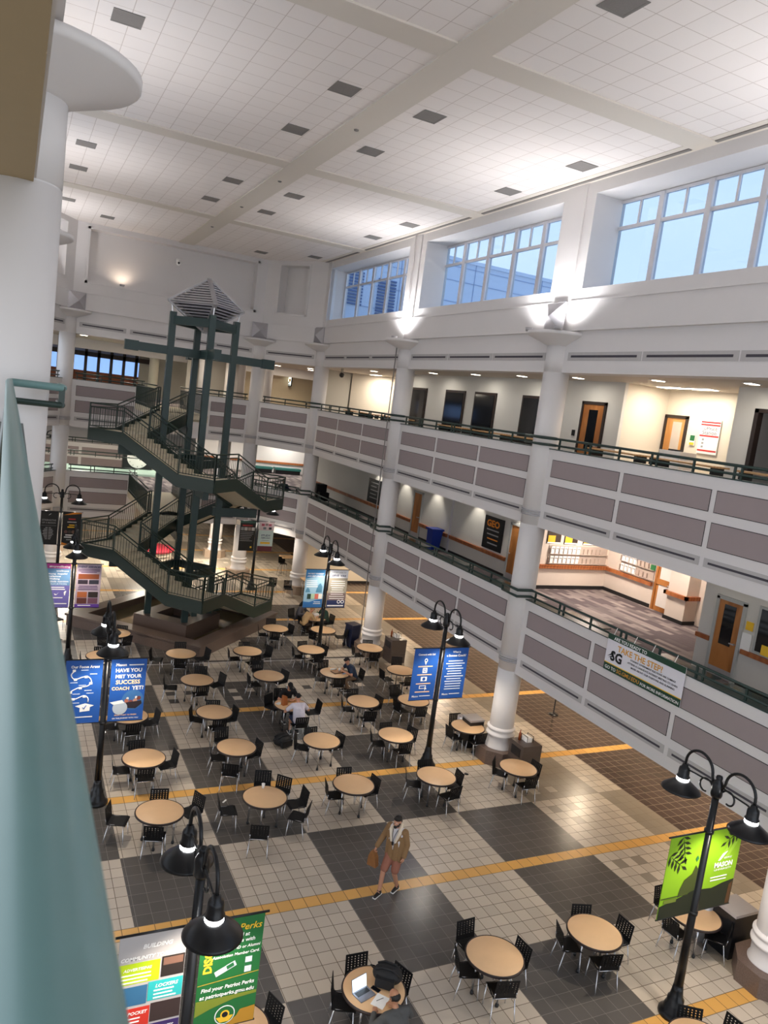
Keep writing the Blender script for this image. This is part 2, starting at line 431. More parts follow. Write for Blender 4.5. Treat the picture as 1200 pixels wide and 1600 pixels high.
for i in (3, 2, 1, 0):
    y0, y1 = YC[i], YC[i+1]
    a, b = (y0+.6, y1-.8) if i < 3 else (y0+.6, y1-.15)
    m = MB().box(13.9, 14.95, y0, y1, 13.88, 14.2)              # spandrel
    m.box(13.9, 14.95, y0, y1, 16.74, 17.12)                    # head
    m.box(13.9, 14.95, y0, a, 14.2, 16.74); m.box(13.9, 14.95, b, y1, 14.2, 16.74)
    m.box(13.86, 13.9, y0, y0+.40, 13.88, 17.1); m.box(13.86, 13.9, y1-.42, y1, 13.88, 17.1)
    struct(m.build('wall_right', WHITE))
    window(wn, 14.8, mull[i], 1); wn += 1
    if i < 3:
        m = MB().box(-.9, .1, y0, y1, 13.88, 14.2); m.box(-.9, .1, y0, y1, 16.74, 17.12)
        m.box(-.9, .1, y0, a, 14.2, 16.74); m.box(-.9, .1, b, y1, 14.2, 16.74)
        struct(m.build('wall_left', WHITE)); window(wn, -.85, mull[i], -1); wn += 1
def recess_wall(sg, u0, u1, side, a, b, z0=14.45, z1=16.85):
    m = MB(); sg.box(m, u0, u1, -.1, .6, 13.88, z0); sg.box(m, u0, u1, -.1, .6, z1, 17.12); sg.box(m, u0, a, -.1, .6, z0, z1); sg.box(m, b, u1, -.1, .6, z0, z1)
    sg.box(m, a, b, .5, .6, z0, z1)
    for e in ((a, a-.12), (b, b+.12)): sg.box(m, min(e), max(e), -.13, -.1, z0-.12, z1+.1)
    sg.box(m, a-.12, b+.12, -.13, -.1, z0-.12, z0); sg.box(m, a-.12, b+.12, -.13, -.1, z1, z1+.1)
    struct(m.build('wall_'+side, WHITE))
recess_wall(EN, -.05, EN.L+.05, 'end', .6, EN.L-.65); recess_wall(CH, -.3, CH.L+.02, 'chamfer', 1.25, CH.L-.95); recess_wall(CL, -.05, CL.L+.3, 'chamfer', .9, CL.L-.9)
Lw = Lf[3]; recess_wall(Lw, 0, Lw.L, 'left', 1, 8.6); upper_band(Lw, 0, Lw.L, 'left', pan3(Lw.L))

# ------------------------------------------------------------------ ceiling
struct(MB().box(-1, 15, -7, 42, 17.1, 17.3).build('ceiling', CEILT))
m = MB()
m.box(7.0, 7.74, -7, 42, 17.055, 17.11)
bands = [3.83, 13.5, 23.17, 32.84]
for y in bands: m.box(-1, 15, y, y+.7, 17.06, 17.11)
for y0, y1 in zip([-7]+[b+.7 for b in bands], bands+[42]):
    m.box(13.82, 15, y0, y1, 17.06, 17.11); m.box(13.55, 13.72, y0, y1, 17.085, 17.11)
    m.box(-1, .35, y0, y1, 17.06, 17.11)
struct(m.build('trim_3', CEILB))
m = MB()
for y0, y1 in zip([4.6]+[b+.75 for b in bands[1:]], bands[1:]+[37.9]): m.box(13.72, 13.82, y0, y1, 17.06, 17.11)
struct(m.build('trim_4', VENT))
rows = {1.6: 'leftmost row', 6.2: 'row left of the ceiling beam', 8.37: 'row right of the ceiling beam', 12.92: 'row nearest the windows'}
ordn = ['first', 'second', 'third', 'fourth', 'fifth', 'sixth', 'seventh']
VY = [7.5, 10.65, 17.08, 20.45, 26.9, 30.2]
first = None
for x in rows:
    ys = [y for y in VY if not (x < 5 and y < 12) and not (x == 6.2 and y < 12)] + ([36.1] if x == 1.6 else [37.1] if x == 12.92 else [])
    for k, y in enumerate(ys):
        lb = 'square grey ceiling vent, %s, %s from camera' % (rows[x], ordn[k])
        if first is None:
            first = thing('ceiling_vent', lb, 'vent', (x, y, 17.085), 0, 'ceiling vents')
            f = MB(); f.box(-.29, .29, -.31, -.26, 0, .012).box(-.29, .29, .26, .31, 0, .012).box(-.29, -.24, -.26, .26, 0, .012).box(.24, .29, -.26, .26, 0, .012); f.build('frame', VENT, first)
            MB().box(-.25, .25, -.27, .27, .004, .014).build('grille', VENT, first)
        else: dup(first, (x, y, 17.085), 0, lb)
for (x, y), lb in {(3.37, 38.2): 'square grey ceiling vent by the end wall, left of the lantern', (10.7, 38.85): 'square grey ceiling vent by the end wall, right of the lantern'}.items(): dup(first, (x, y, 17.085), 0, lb)

# sprinkler caps on the centre beam
det = None
for k, y in enumerate((19.1, 25.4, 30.1, 35.0)):
    lb = 'small round detector on the central ceiling beam, %s from camera' % ordn[k]
    if det is None:
        det = thing('smoke_detector', lb, 'smoke detector', (7.37, y, 17.02), 0, 'beam detectors'); MB().lathe([(.03, 0), (.06, .012), (.065, .035)], 14).build('cap', VENT, det)
    else: dup(det, (7.37, y, 17.02), 0, lb)

# ------------------------------------------------------------------ columns
def column(x, y, label, full=True, ang=0, cap=True, steel=True, zt=12.7):
    t = thing('column', label, 'column', (x, y, 0), ang)
    r = .375
    MB().lathe([(r, .45), (r, 2.93), (r-.012, 2.93), (r-.012, 2.95), (r, 2.95), (r, 7.43), (r-.012, 7.43), (r-.012, 7.45), (r, 7.45), (r, 11.88), (r-.014, 11.88), (r-.014, 11.905), (r, 11.905), (r, zt)], 32).build('shaft', WHITE, t)
    m = MB().lathe([(r+.06, .43), (r+.06, .46), (r+.02, .52), (r+.02, .80), (r+.07, .84), (r+.07, .89), (r+.02, .92), (r+.02, .99), (r+.06, 1.02), (r+.06, 1.07), (r, 1.11)], 32); m.build('base_ring', WHITE, t)
    b = MB(); k = 8
    pts = [(.68*math.cos(PI/8+i*PI/4), .68*math.sin(PI/8+i*PI/4), 0) for i in range(8)]
    b.poly(pts, (0,0,.44)); b.bevel(.012, 1); b.build('pedestal', GRAN2 if y > 30 else GRAN, t)
    if cap: MB().lathe([(r, 12.64), (r+.03, 12.66), (.98, 12.90), (1.0, 12.92), (1.0, 13.0), (.9, 13.0)], 40).build('capital', WHITE, t)
    for U in (UP, LO):
        m = MB()
        for z in (U-1.17, U-1.11, U-1.05): m.lathe([(r, z-.022), (r+.035, z-.018), (r+.035, z+.018), (r, z+.022)], 32)
        m.build('band', STEEL, t)
    return t
column(14.1, YC[1], 'white round column at the lower right corner of photo')
column(14.1, YC[2], 'white round column beside the stone-faced litter bin, right balconies')
column(14.1, YC[3], 'white round column beside the blue wheeled bin')
column(14.1, YC[4], 'white round column at the far corner of right balconies')
column(11.75, 40.8, 'white round column just right of the stair tower')
column(2.2, 40.85, 'white round column left of the stair tower')
column(-.06, 8.2, 'big white round column at the left edge with disc capital')
column(-.02, YC[2], 'white left-hand column hidden behind the big near column')
column(-.02, YC[3], 'white left-hand column third along the left balconies')
column(-.02, YC[4], 'white left-hand column at far left corner')
for x, y, lb in ((11.55, 45.6, 'white inner column beyond the stairs at ground level'), (2.4, 46, 'white inner column seen behind the left end balcony')):
    column(x, y, lb, cap=False, zt=7.4)
# steel pyramids and uplights standing on the capitals
def pyramid(x, y, dirx, diry, label):
    n = Vector((dirx, diry, 0)).normalized(); a = math.atan2(n.y, n.x)+PI/2
    t = thing('pyramid_ornament', label, 'ornament', (x, y, 13.0), a)
    m = MB().box(-.42, .42, 0, .05, 0, .84); m.build('back_plate', STEEL, t)
    m = MB(); c = (0, -.22, .42); P = [(-.4, 0, .02), (.4, 0, .02), (.4, 0, .82), (-.4, 0, .82)]
    bm = m.bm; vc = bm.verts.new(c); vs = [bm.verts.new(p) for p in P]
    for i in range(4): bm.faces.new([vs[i], vs[(i+1) % 4], vc])
    m.build('pyramid', STEEL, t)
pyramid(13.72, YC[2], -1, 0, 'steel pyramid ornament on capital of middle right column'); pyramid(13.72, 37.5, -1, -.25, 'steel pyramid ornament on capital at far right corner')
pyramid(11.5, 40.42, -.3, -1, 'steel pyramid ornament on capital right of the stair lantern'); pyramid(2.5, 40.42, .35, -1, 'steel pyramid ornament on capital left of the stair tower')
struct(MB().tube([(13.8, 28.0, 13.02), (13.8, 28.0, 17.05)], .025).build('trim_5', WHITE)); struct(MB().tube([(13.68, 28.22, .5), (13.68, 28.22, 12.7)], .022).build('trim_6', VENT))
# ------------------------------------------------------------------ slabs, galleries and rooms behind the balconies
for U, nme in ((UP, 'upper'), (LO, 'lower')):
    s = MB()
    s.box(14.3, 25, -2, 41, U-1.42, U-.01)                    # right gallery
    s.poly([(14.2, 37.4, U-1.42), (26, 37.4, U-1.42), (26, 56, U-1.42), (11.9, 56, U-1.42), (11.9, 47, U-1.42), (-8, 47, U-1.42), (-8, 41.04, U-1.42), (11.8, 41.04, U-1.42)], (0,0,1.41))
    s.box(-2.6, -.22, -2, 41, U-1.42, U-.01)                  # left gallery
    struct(s.build('floor', SOFT))
    c = MB().quad([(14.3, -2, U), (25, -2, U), (25, 37.4, U), (14.3, 37.4, U)]).quad([(14.25, 37.4, U), (26, 37.4, U), (26, 56, U), (11.9, 56, U), (11.9, 47, U), (-8, 47, U), (-8, 41.04, U), (11.75, 41.04, U)])
    struct(c.build('floor', CARPET))
struct(MB().box(14.4, 25, -2, 37.6, 12.02, 12.3).poly([(14.2, 37.4, 12.02), (26, 37.4, 12.02), (26, 62, 12.02), (-8, 62, 12.02), (-8, 41.3, 12.02), (11.8, 41.3, 12.02)], (0,0,.28)).build('ceiling', SOFT))
def wallx(X, y0, y1, z0, z1, m=TANW, th=.12, nm_='wall_gallery'):
    return struct(MB().box(X, X+th, y0, y1, z0, z1).build(nm_, m))
def wally(Y, x0, x1, z0, z1, m=TANW, th=.12, nm_='wall_gallery'):
    return struct(MB().box(x0, x1, Y, Y+th, z0, z1).build(nm_, m))
UH, LH = 12.02, 7.48
# --- upper gallery
wallx(17.3, 18.91, 33.6, UP, UH)
wally(42.6, 16.3, 17.9, UP, UH, GREYW)
cs = Seg((17.95, 42.5), (20.6, 38.9)); cs = Seg((20.6, 38.9), (17.95, 42.5)); struct(Seg((17.95, 42.5), (20.6, 38.9)).box(MB(), 0, 4.47, -.12, 0, UP, UH).build('wall_gallery', CREAM))
wallx(20.5, 33.5, 39.1, UP, UH, CREAM); wally(33.5, 17.3, 20.6, UP, UH, CREAM)
wally(18.91, 17.42, 19.3, UP, UH, CREAM); wallx(19.2, 14.6, 18.95, UP, UH, CREAM); wally(14.55, 17.42, 19.3, UP, UH, TANW)
m = MB().box(17.3, 17.42, 13.95, 14.65, UP, UH).box(17.3, 17.42, 12.5, 13.95, UP+2.5, UH).box(17.3, 17.42, -2, 12.5, UP, UH); struct(m.build('wall_gallery', TANW))
wallx(20.3, 8, 14.5, UP, UH, mat('pink_room', 'e0c9c0', .8))
# --- lower gallery
wallx(17.4, 22.4, 45.5, LO, LH); WW = mat('warm_wall', 'dccfc2', .7, var=.02)
wally(22.3, 17.4, 21.1, LO, LH, WW); wallx(20.95, 14.3, 22.4, LO, LH, WW)
struct(MB().box(20.4, 20.95, 17.8, 18.62, LO, LH).build('wall_pier', WW))
wallx(17.1, -2, 14.35, LO, LH, TANW); wally(14.25, 17.2, 21, LO, LH, TANW)
wally(45.5, 17.4, 25, LO, LH, TANW); wally(42.7, 17.9, 25, UP, UH, GREYW)
# outer shell of the galleries
struct(MB().box(25, 25.2, -2, 62, 0, 12.3).box(-8.2, -8, 41.3, 62, 0, 12.3).box(-8.2, 25.2, 62, 62.2, 0, 12.3).build('wall_outer', WHITE))
# baseboards, wooden chair rails
def chair_rail(mb, X0, X1, Y0, Y1, z): mb.box(X0, X1, Y0, Y1, z-.09, z+.02); mb.box(X0-.02, X1+.0, Y0-.02, Y1, z+.02, z+.06)
for k, a in enumerate([(17.31, 17.4, 31.9, 45.4), (17.31, 17.4, 28.4, 31.0), (17.31, 17.4, 23.95, 28.2)]):
    m = MB(); chair_rail(m, *a, LO+.72); struct(m.build('trim_%d' % (10+k), RAILW)); struct(MB().box(a[0]+.06, a[1], a[2], a[3], LO, LO+.12).build('baseboard_right', BASEB))
struct(MB().box(17.34, 17.4, 28.25, 28.34, LO, LH).build('trim_13', ALU))
m = MB(); chair_rail(m, 17.45, 20.95, 22.19, 22.3, LO+.88); m.box(20.84, 20.95, 19.85, 22.3, LO+.79, LO+.92); struct(m.build('trim_20', RAILW))
m = MB(); m.box(20.3, 20.4, 17.7, 18.72, LO+.85, LO+.98); m.box(20.3, 20.95, 18.62, 18.72, LO+.85, LO+.98); m.box(20.3, 20.95, 17.7, 17.8, LO+.85, LO+.98); m.box(17.02, 17.1, 8, 12.9, LO+.85, LO+.97); m.box(17.02, 17.1, 13.9, 14.35, LO+.85, LO+.97); struct(m.build('trim_21', RAILW))
m = MB(); m.box(17.45, 20.95, 22.26, 22.3, LO, LO+.13); m.box(20.91, 20.95, 19.85, 22.3, LO, LO+.13); m.box(20.37, 20.95, 17.77, 18.65, LO, LO+.12); m.box(17.06, 17.1, 4, 12.9, LO, LO+.12); struct(m.build('baseboard_alcove', BASEB))
dn = [1]
def door(X, ya, yb, z, h, glass=(.35, .75, .45, .93), axis='x', frame=FRAMED, leafm=DOORW, glassm=GLASSD, handle_end=0, kick=False):
    """door leaf in a wall facing -X (axis x) or -Y (axis y)"""
    def bx(mb, a, b, d0, d1, z0, z1): return mb.box(X+d0, X+d1, a, b, z0, z1) if axis == 'x' else mb.box(a, b, X+d0, X+d1, z0, z1)
    w = yb-ya
    o = struct(bx(MB(), ya+.05, yb-.05, -.03, .0, z, z+h-.05).build('door_%d' % dn[0], leafm)); dn[0] += 1
    f = MB(); bx(f, ya-.03, ya+.06, -.06, .02, z, z+h); bx(f, yb-.06, yb+.03, -.06, .02, z, z+h); bx(f, ya-.03, yb+.03, -.06, .02, z+h-.07, z+h+.03); f.build('door_frame', frame, o)
    if glass:
        g0, g1, q0, q1 = glass; bx(MB(), ya+w*g0, ya+w*g1, -.04, -.028, z+h*q0, z+h*q1).build('door_glass', glassm, o)
    if kick: bx(MB(), ya+.06, yb-.06, -.036, -.03, z+.01, z+.25).build('kick_plate', STEEL, o)
    hy = ya+.13 if handle_end == 0 else yb-.13
    hb = MB(); bx(hb, hy-.02, hy+.02, -.1, -.03, z+.98, z+1.02); bx(hb, hy-.02, hy+.12, -.11, -.09, z+.985, z+1.015); hb.build('door_handle', STEEL, o)
    return o
# upper gallery doors
door(17.3, 19.62, 20.75, UP, 2.42, (.3, .68, .35, .9)); 
door(19.2, 17.95, 18.85, UP, 2.3, (.22, .62, .3, .92), frame=FRAMED, leafm=wood_mat('door_wood_light', 'c08243', 'd09a5a'), glassm=mat('lit_glass', 'c9bdb0', .1))
m = MB().box(17.25, 17.44, 13.88, 14.0, UP, UP+2.58).box(17.25, 17.44, 12.45, 12.57, UP, UP+2.58).box(17.25, 17.44, 12.45, 14.0, UP+2.48, UP+2.58); struct(m.build('trim_30', FRAMED))
struct(MB().box(17.5, 18.4, 14.66, 14.7, UP, UP+2.3).build('door_%d' % dn[0], DOORW)); dn[0] += 1
wn_ = 10
for ya, yb in ((31.83, 33.4), (28.4, 30.04), (26.01, 27.61), (22.6, 24.23)):
    o = struct(MB().box(17.24, 17.31, ya, yb, UP, UP+2.5).build('window_%d' % wn_, FRAMED)); wn_ += 1
    MB().box(17.225, 17.245, ya+.1, yb-.1, UP+.08, UP+2.4).build('glass', GLASSD, o)
# lower gallery doors
GF = mat('grey_frame', 'b3b4b0', .5)
door(17.4, 31.02, 31.88, LO, 2.17, None, kick=True, frame=GF); door(17.4, 22.95, 23.85, LO, 2.17, None, handle_end=1, kick=True, frame=GF)
ad = door(20.95, 18.85, 19.72, LO, 2.15, (.2, .8, .08, .93), frame=DOORW, glassm=mat('lit_glass2', 'e6dfd8', .15))
b_ = MB().box(20.88, 20.92, 18.9, 19.67, LO+.95, LO+1.15); b_.build('push_rail', DOORW, ad)
door(20.95, 16.6, 17.5, LO, 2.15, (.2, .8, .45, .9), frame=DOORW, glassm=MATS['lit_glass2'])
door(17.1, 13.0, 13.86, LO, 2.12, (.3, .72, .42, .92), frame=GF, kick=True)
o = struct(MB().box(17.05, 17.1, 10.8, 12.6, LO+1.0, LO+2.2).build('window_20', GF)); MB().box(17.04, 17.055, 10.88, 12.52, LO+1.06, LO+2.14).build('glass', GLASSD, o)
# --- corridor under the right balconies
wally(39.55, 14.6, 24, 0, 3.0, CREAM); struct(MB().box(14.6, 24, 39.5, 39.55, 0, .14).build('baseboard_end', BASEB)); wallx(21.6, -2, 39.6, 0, 3.0, CREAM); struct(MB().box(21.55, 21.6, -2, 39.5, 0, .14).build('baseboard_right', BASEB))
# --- corner gallery and far hall
wally(55.2, 11.9, 25, LO, LH, WHITE); struct(MB().box(11.9, 25, 55.1, 55.2, LO+.68, LO+.82).build('trim_22', RAILW))
wally(55.15, 12.5, 25, UP, UH, mat('tv_wall', 'b5a88f', .7, var=.03))
wally(47.5, 9.3, 11.9, UP, UH, GREYW)
# hall behind the upper end balcony: white fascia, dark curtain-wall frames with blue panes
struct(MB().box(-8, 26, 49.8, 50.2, 11.45, 12.02).build('wall_hall', WHITE))
m = MB()
for i in range(7): m.box(2.5+i*.8, 2.68+i*.8, 55, 55.2, UP, 12.02)
m.box(0, 8.6, 55, 55.25, 11.1, 11.4); m.box(0, 8.6, 55, 55.2, UP, UP+.2)
struct(m.build('window_21', FRAMED)); 
p = MATS['blue_pane'] = mat('blue_pane', '7a9bd0', .15, emit='7fa6e6', es=.7)
struct(MB().box(0, 7.6, 55.22, 55.26, 10.15, 11.1).build('window_22', p)); struct(MB().box(0, 7.6, 55.22, 55.26, UP, 10.15).build('wall_hall', mat('rust_wall', '8a4a2c', .6)))
wally(55.2, 7.6, 26, UP, 12.02, GREYW, nm_='wall_hall')
for i, (x, y) in enumerate(((8.0, 51.5), (10.2, 47.0), (12.35, 46.6), (13.7, 45.4))):
    t = thing('hall_column', 'slim white column in the upper hall, %s from left' % ordn[i], 'column', (x, y, UP)); MB().lathe([(.3, 0), (.3, 2.5), (.32, 2.52), (.32, 3.1)], 24).build('shaft', WHITE if i else CREAM, t)
# far wing seen below: a second balcony across a further court
FW = Seg((11.8, 57), (-6, 57)); o = struct(FW.box(MB(), 0, FW.L, 0, .4, LO-1.5, LO+.8).build('wall_far', WHITE))
for k in range(4):
    for z0, z1 in ((LO+.035, LO+.505), (LO-.76, LO-.21)): FW.box(MB(), .3+k*3.6, 3.7+k*3.6, -.01, .02, z0, z1).build('panel', MAUVE, o)
railing(FW, .5, 14, LO, 'green railing on the far balcony beyond the clock', False)
wally(61.8, -8, 26, 0, 12, WHITE, nm_='wall_far'); struct(MB().box(-8, 26, 57.3, 61.8, LO-1.5, LO-.01).build('floor', SOFT))
struct(MB().box(-8, 26, 57, 57.5, 7.4, 9.7).build('wall_far', WHITE))
# clock over the walkway
t = thing('round_clock', 'large round clock in a black case beyond the stairs', 'clock', (7.35, 50.5, LO))
MB().box(-.9, .9, .06, .5, 0, 1.55).build('case', BLACK, t)
fc = MB(); n = 40
fc.poly([(.66*math.cos(2*PI*i/n), .0, .72+.66*math.sin(2*PI*i/n)) for i in range(n)], (0,.05,0)); fc.build('dial', PAPER, t)
hm = MB().bar((0,-.01,.72), (.1,-.01,1.15), .05, .02).bar((0,-.01,.72), (-.3,-.01,.85), .05, .02)
for i in range(12): a = i*PI/6; hm.bar((.52*math.cos(a), -.01, .72+.52*math.sin(a)), (.6*math.cos(a), -.01, .72+.6*math.sin(a)), .03, .02)
hm.build('hands', BLACK, t)
struct(MB().box(-8, 9, 48, 50.9, LO-.35, LO-.02).build('floor', mat('mint_walk', 'a9c4b8', .5)))
railing(Seg((9, 48), (-8, 48)), .5, 16, LO, 'green railing along the mint walkway behind end wall', False)
# ------------------------------------------------------------------ gallery objects
def downlight(x, y, z, w, d, label, group, power=40, col=(1, .86, .68), light=True, spot=False):
    t = thing('ceiling_light', label, 'light', (x, y, z), 0, group)
    MB().box(-w/2-.04, w/2+.04, -d/2-.04, d/2+.04, -.02, 0).build('trim_ring', ALU, t); MB().box(-w/2, w/2, -d/2, d/2, -.03, -.018).build('diffuser', LIGHTP, t)
    if light:
        L = bpy.data.lights.new('gallery_lamp', 'SPOT' if spot else 'AREA'); L.energy = power; L.color = col
        if spot: L.spot_size = rad(80); L.spot_blend = .5; L.shadow_soft_size = .08
        else: L.size = max(w, .3); L.shape = 'SQUARE'
        lo = bpy.data.objects.new('gallery_lamp', L); COL.objects.link(lo); lo.parent = t; lo.location = (0,0,-.06)
n = 0
for i in range(1, 4):
    for k in range(3):
        y = YC[i]+1.7+k*3.1
        downlight(16.3, y, UH, .3, .22, 'small square downlight in upper gallery ceiling, %s bay, %s from near end' % (nm[i], ordn[k]), 'upper gallery downlights', 11, (1, .94, .84))
for k, (x, y, w, d) in enumerate(((18.2, 17.9, .35, .9), (18.3, 16.8, .35, .9), (18.4, 40.2, .35, .9), (18.8, 37.2, .35, .9))):
    downlight(x, y, UH, w, d, 'long bright light panel in upper alcove ceiling, %s from the near end' % ordn[k], 'alcove light panels', 20 if k < 2 else 55, (1, .90, .78))
for k, (x, y) in enumerate(((15.5, 50.5), (17, 47.2), (16, 44.5), (17.6, 52.0), (14.9, 47.5))): downlight(x, y, UH, .3, .22, 'downlight in upper corner ceiling near the television, %s from left' % ordn[k], 'corner downlights', 45)
for k, x in enumerate((3.2, 6.5, 9.7)): downlight(x, 44.5, UH, .35, .3, 'downlight in the hall ceiling behind the stair lantern, %s from left' % ordn[k], 'hall downlights', 60)
for i in (1, 2, 3):
    for k in range(3):
        y = YC[i]+1.7+k*3.1
        if i == 1 and k == 2: continue
        downlight(17.0 if i > 1 else 16.2, y, LH, .22, .22, 'recessed downlight hidden under the %s lower gallery ceiling, %s from near end' % (nm[i], ordn[k]), 'lower gallery downlights', 55 if i > 1 else 10, (1, .93, .82), i > 1 or k == 0, i > 1)
downlight(19.2, 20.8, LH, .6, .6, 'square light panel over the brochure alcove', None, 75, (1, .86, .76)); downlight(19.2, 17.6, LH, .6, .6, 'square light panel over the alcove door', None, 45, (1, .86, .76))
for k, (x, y) in enumerate(((15.5, 49.0), (18.5, 53.6), (8, 44.5), (3.5, 44.5))): downlight(x, y, LH, .35, .35, 'downlight under the corner lower gallery, %s from right' % ordn[k], 'corner lower downlights', 70, (1, .96, .88))
n = 0
for y in (-.5, 4.5, 9.5, 14.3, 19.2, 24, 28.9, 33.7, 37.5):
    n += 1; downlight(18.6, y, 2.97, .4, .4, 'ceiling light over the ground corridor, number %d hidden behind balcony' % n, 'ground corridor lights', 60, (1, .80, .58))
for k, (x, y) in enumerate(((3, 43), (7, 43), (11, 43), (4, 50), (9, 50), (14, 52))): downlight(x, y, 2.97 if y < 48 else 7.3, .5, .5, 'ceiling light beyond the end wall ground floor, %s' % ordn[k], 'end ground lights', 130 if y < 48 else 70, (1, .92, .78))
# wooden counters with stools behind the rails
def counter(x, y, L_, U, wood, label, rz=0):
    t = thing('counter_table', label, 'table', (x, y, U), rz, None)
    MB().box(-.3, .3, -L_/2, L_/2, .97, 1.01).build('top', wood, t)
    for yy in (-L_/2+.1, L_/2-.1):
        MB().box(-.2, .2, yy-.03, yy+.03, 0, .97).build('leg', BLACK, t)
ct = 0
wt = ['first', 'second', 'third', 'fourth', 'fifth', 'sixth', 'seventh', 'eighth', 'ninth', 'tenth', 'eleventh', 'twelfth']
stool0 = None
for y in (11.2, 13.7, 16.2, 20.2, 22.5, 25.0, 29.8, 32.0, 34.4):
    counter(14.95, y, 1.9, UP, COUNT, 'wooden counter table behind upper right railing, %s from near end' % wt[ct]); ct += 1
for i, y in enumerate((10.4, 11.1, 15.6, 19.9, 21.3, 24.7, 30.1, 33.7)):
    lb = 'black counter stool behind the upper right railing, %s from near end' % wt[i]
    if stool0 is None:
        stool0 = thing('counter_stool', lb, 'stool', (15.55, y, UP), 0, 'upper gallery stools')
        MB().lathe([(.0, .62), (.19, .62), (.2, .65), (.19, .68), (0, .69)], 18).build('seat', PLASTIC, stool0)
        MB().box(.16, .2, -.2, .2, .78, .98).build('backrest', PLASTIC, stool0)
        for a in range(4):
            ca, sa = math.cos(PI/4+a*PI/2), math.sin(PI/4+a*PI/2); MB().tube([(.12*ca, .12*sa, .62), (.2*ca, .2*sa, 0)], .012, 6).build('leg', BLACK, stool0)
    else: dup(stool0, (15.55, y, UP), 0, lb)
for i, y in enumerate((10.6, 12.6, 16.3, 20.0, 23.5, 26.6, 30.5, 33.5, 35.8)):
    t = thing('counter_table', 'low dark glass-topped counter behind lower right railing, %s from near end' % wt[i], 'table', (14.75, y, LO))
    MB().box(-.32, .32, -.85, .85, .68, .71).build('top', mat('dark_counter', '3a4543', .15), t)
    for yy in (-.7, .7): MB().box(-.04, .04, yy-.04, yy+.04, 0, .68).build('leg', BLACK, t)
# benches in the corner lower gallery
for i, u in enumerate((1.4, 3.3)):
    t = thing('green_bench', 'low green padded bench against the corner gallery wall, %s one' % ('left' if i == 0 else 'right'), 'bench', (16.5+2.2*i, 54.6, LO))
    MB().box(-1.0, 1.0, -.3, .3, .3, .46).bevel(.02).build('cushion', mat('teal_vinyl', '2f6b66', .45), t); MB().box(-.96, .96, -.26, .26, .0, .3).build('base', BLACK, t)
# blue recycling bin, dark speaker cabinets, posters
t = thing('recycling_bin', 'blue recycling bin against the lower gallery wall', 'bin', (16.98, 28.9, LO))
b = MB(); b.poly([(-.2, -.24, 0), (.2, -.24, 0), (.26, -.3, .85), (-.26, -.3, .85)], (0, .48, 0)); b.build('body', mat('blue_plastic', '1c3aa0', .4), t); MB().box(-.3, .3, -.34, .28, .85, .93).build('lid', MATS['blue_plastic'], t); 
t = thing('black_cabinet', 'black equipment box behind the far lower railing', 'cabinet', (15.9, 40.4, LO)); MB().box(-.3, .3, -.3, .3, 0, 1.15).bevel(.02).build('tall_box', PLASTIC, t); MB().box(-.25, .3, -.75, -.32, 0, .75).bevel(.02).build('short_box', PLASTIC, t)
def panel_sign(name, label, cat, X, yc, zc, w, h, m, face='x', th=.03):
    """flat sign on a wall facing -X ('x') or -Y ('y'); local x reads left to right, z up"""
    t = thing(name, label, cat, (X, yc, zc) if face == 'x' else (yc, X, zc), -PI/2 if face == 'x' else 0)
    MB().box(-w/2, w/2, -th/2, th/2, -h/2, h/2).build('board', m, t); return t
WT = mat('white_ink', 'f4f4f2', .7, var=0); ORG = mat('orange_ink', 'e58a2a', .7, var=0); YEL = mat('yellow_ink', 'f2c230', .7, var=0); BLK = mat('black_ink', '141414', .7, var=0); RED = mat('red_ink', 'c9302f', .7, var=0)
GRY = mat('grey_ink', '9a9a9a', .7, var=0); NAVY = mat('navy_ink', '1d2a5c', .7, var=0); GRN = mat('green_ink', '1f6b3a', .7, var=0)
t = panel_sign('poster', 'black and orange poster on the lower gallery wall', 'poster', 17.37, 25.0, LO+1.5, 1.35, 1.3, mat('poster_black', '141617', .4))
txt('GEO', .36, ORG, t, -.05, .26, -.018, bold=.04, width=.9); 
for k in range(4): patch('text_line', GRY if k != 2 else ORG, t, -.45+.05*k, .4, .1-.18*k, .15-.18*k, -.016)
t = panel_sign('notice_board', 'dark poster board in the far lower gallery bay', 'poster', 17.37, 36.35, LO+1.45, 1.5, 1.25, mat('poster_dark', '1d2224', .3))
for k in range(5): patch('text_line', GRY, t, -.45, .5-.2*(k % 2), .42-.2*k, .46-.2*k, -.016)
t = panel_sign('television', 'wall television showing a bright slide in the corner gallery', 'television', 0, 0, 0, 1.05, .68, BLACK, th=.08)
t.location = (18.28, 55.05, UP+2.35)
patch('screen', mat('tv_screen', 'd8e2d4', .2, emit='e4ecdc', es=1.6), t, -.48, .48, -.29, .29, -.042)
for a in ((-.4, -.1, .05, .24, ORG), (-.08, .12, -.16, 0, BLK), (.05, .42, -.02, .2, YEL), (-.44, .44, -.28, -.2, NAVY)): patch('slide_block', a[4], t, a[0], a[1], a[2], a[3], -.046)
t = thing('exit_sign', 'small red exit sign beside the wall television', 'sign', (17.45, 53.5, UP+2.9))
MB().box(-.26, .26, -.03, .03, -.13, .13).build('case', mat('exit_red', 'c8303a', .4, emit='ff2a3a', es=.6), t); txt('EXIT', .14, WT, t, 0, -.05, -.032, bold=.02)
t = thing('surveillance_camera', 'white dome camera high on the end wall', 'camera', (7.03, 40.6, 16.05)); MB().box(-.09, .09, -.02, .1, -.05, .2).build('bracket', PAPER, t); MB().ball((0, -.14, 0), .13, 2, (1, 1, 1.15)).build('dome', PAPER, t); MB().ball((0, -.24, -.02), .06).build('lens', BLACK, t)
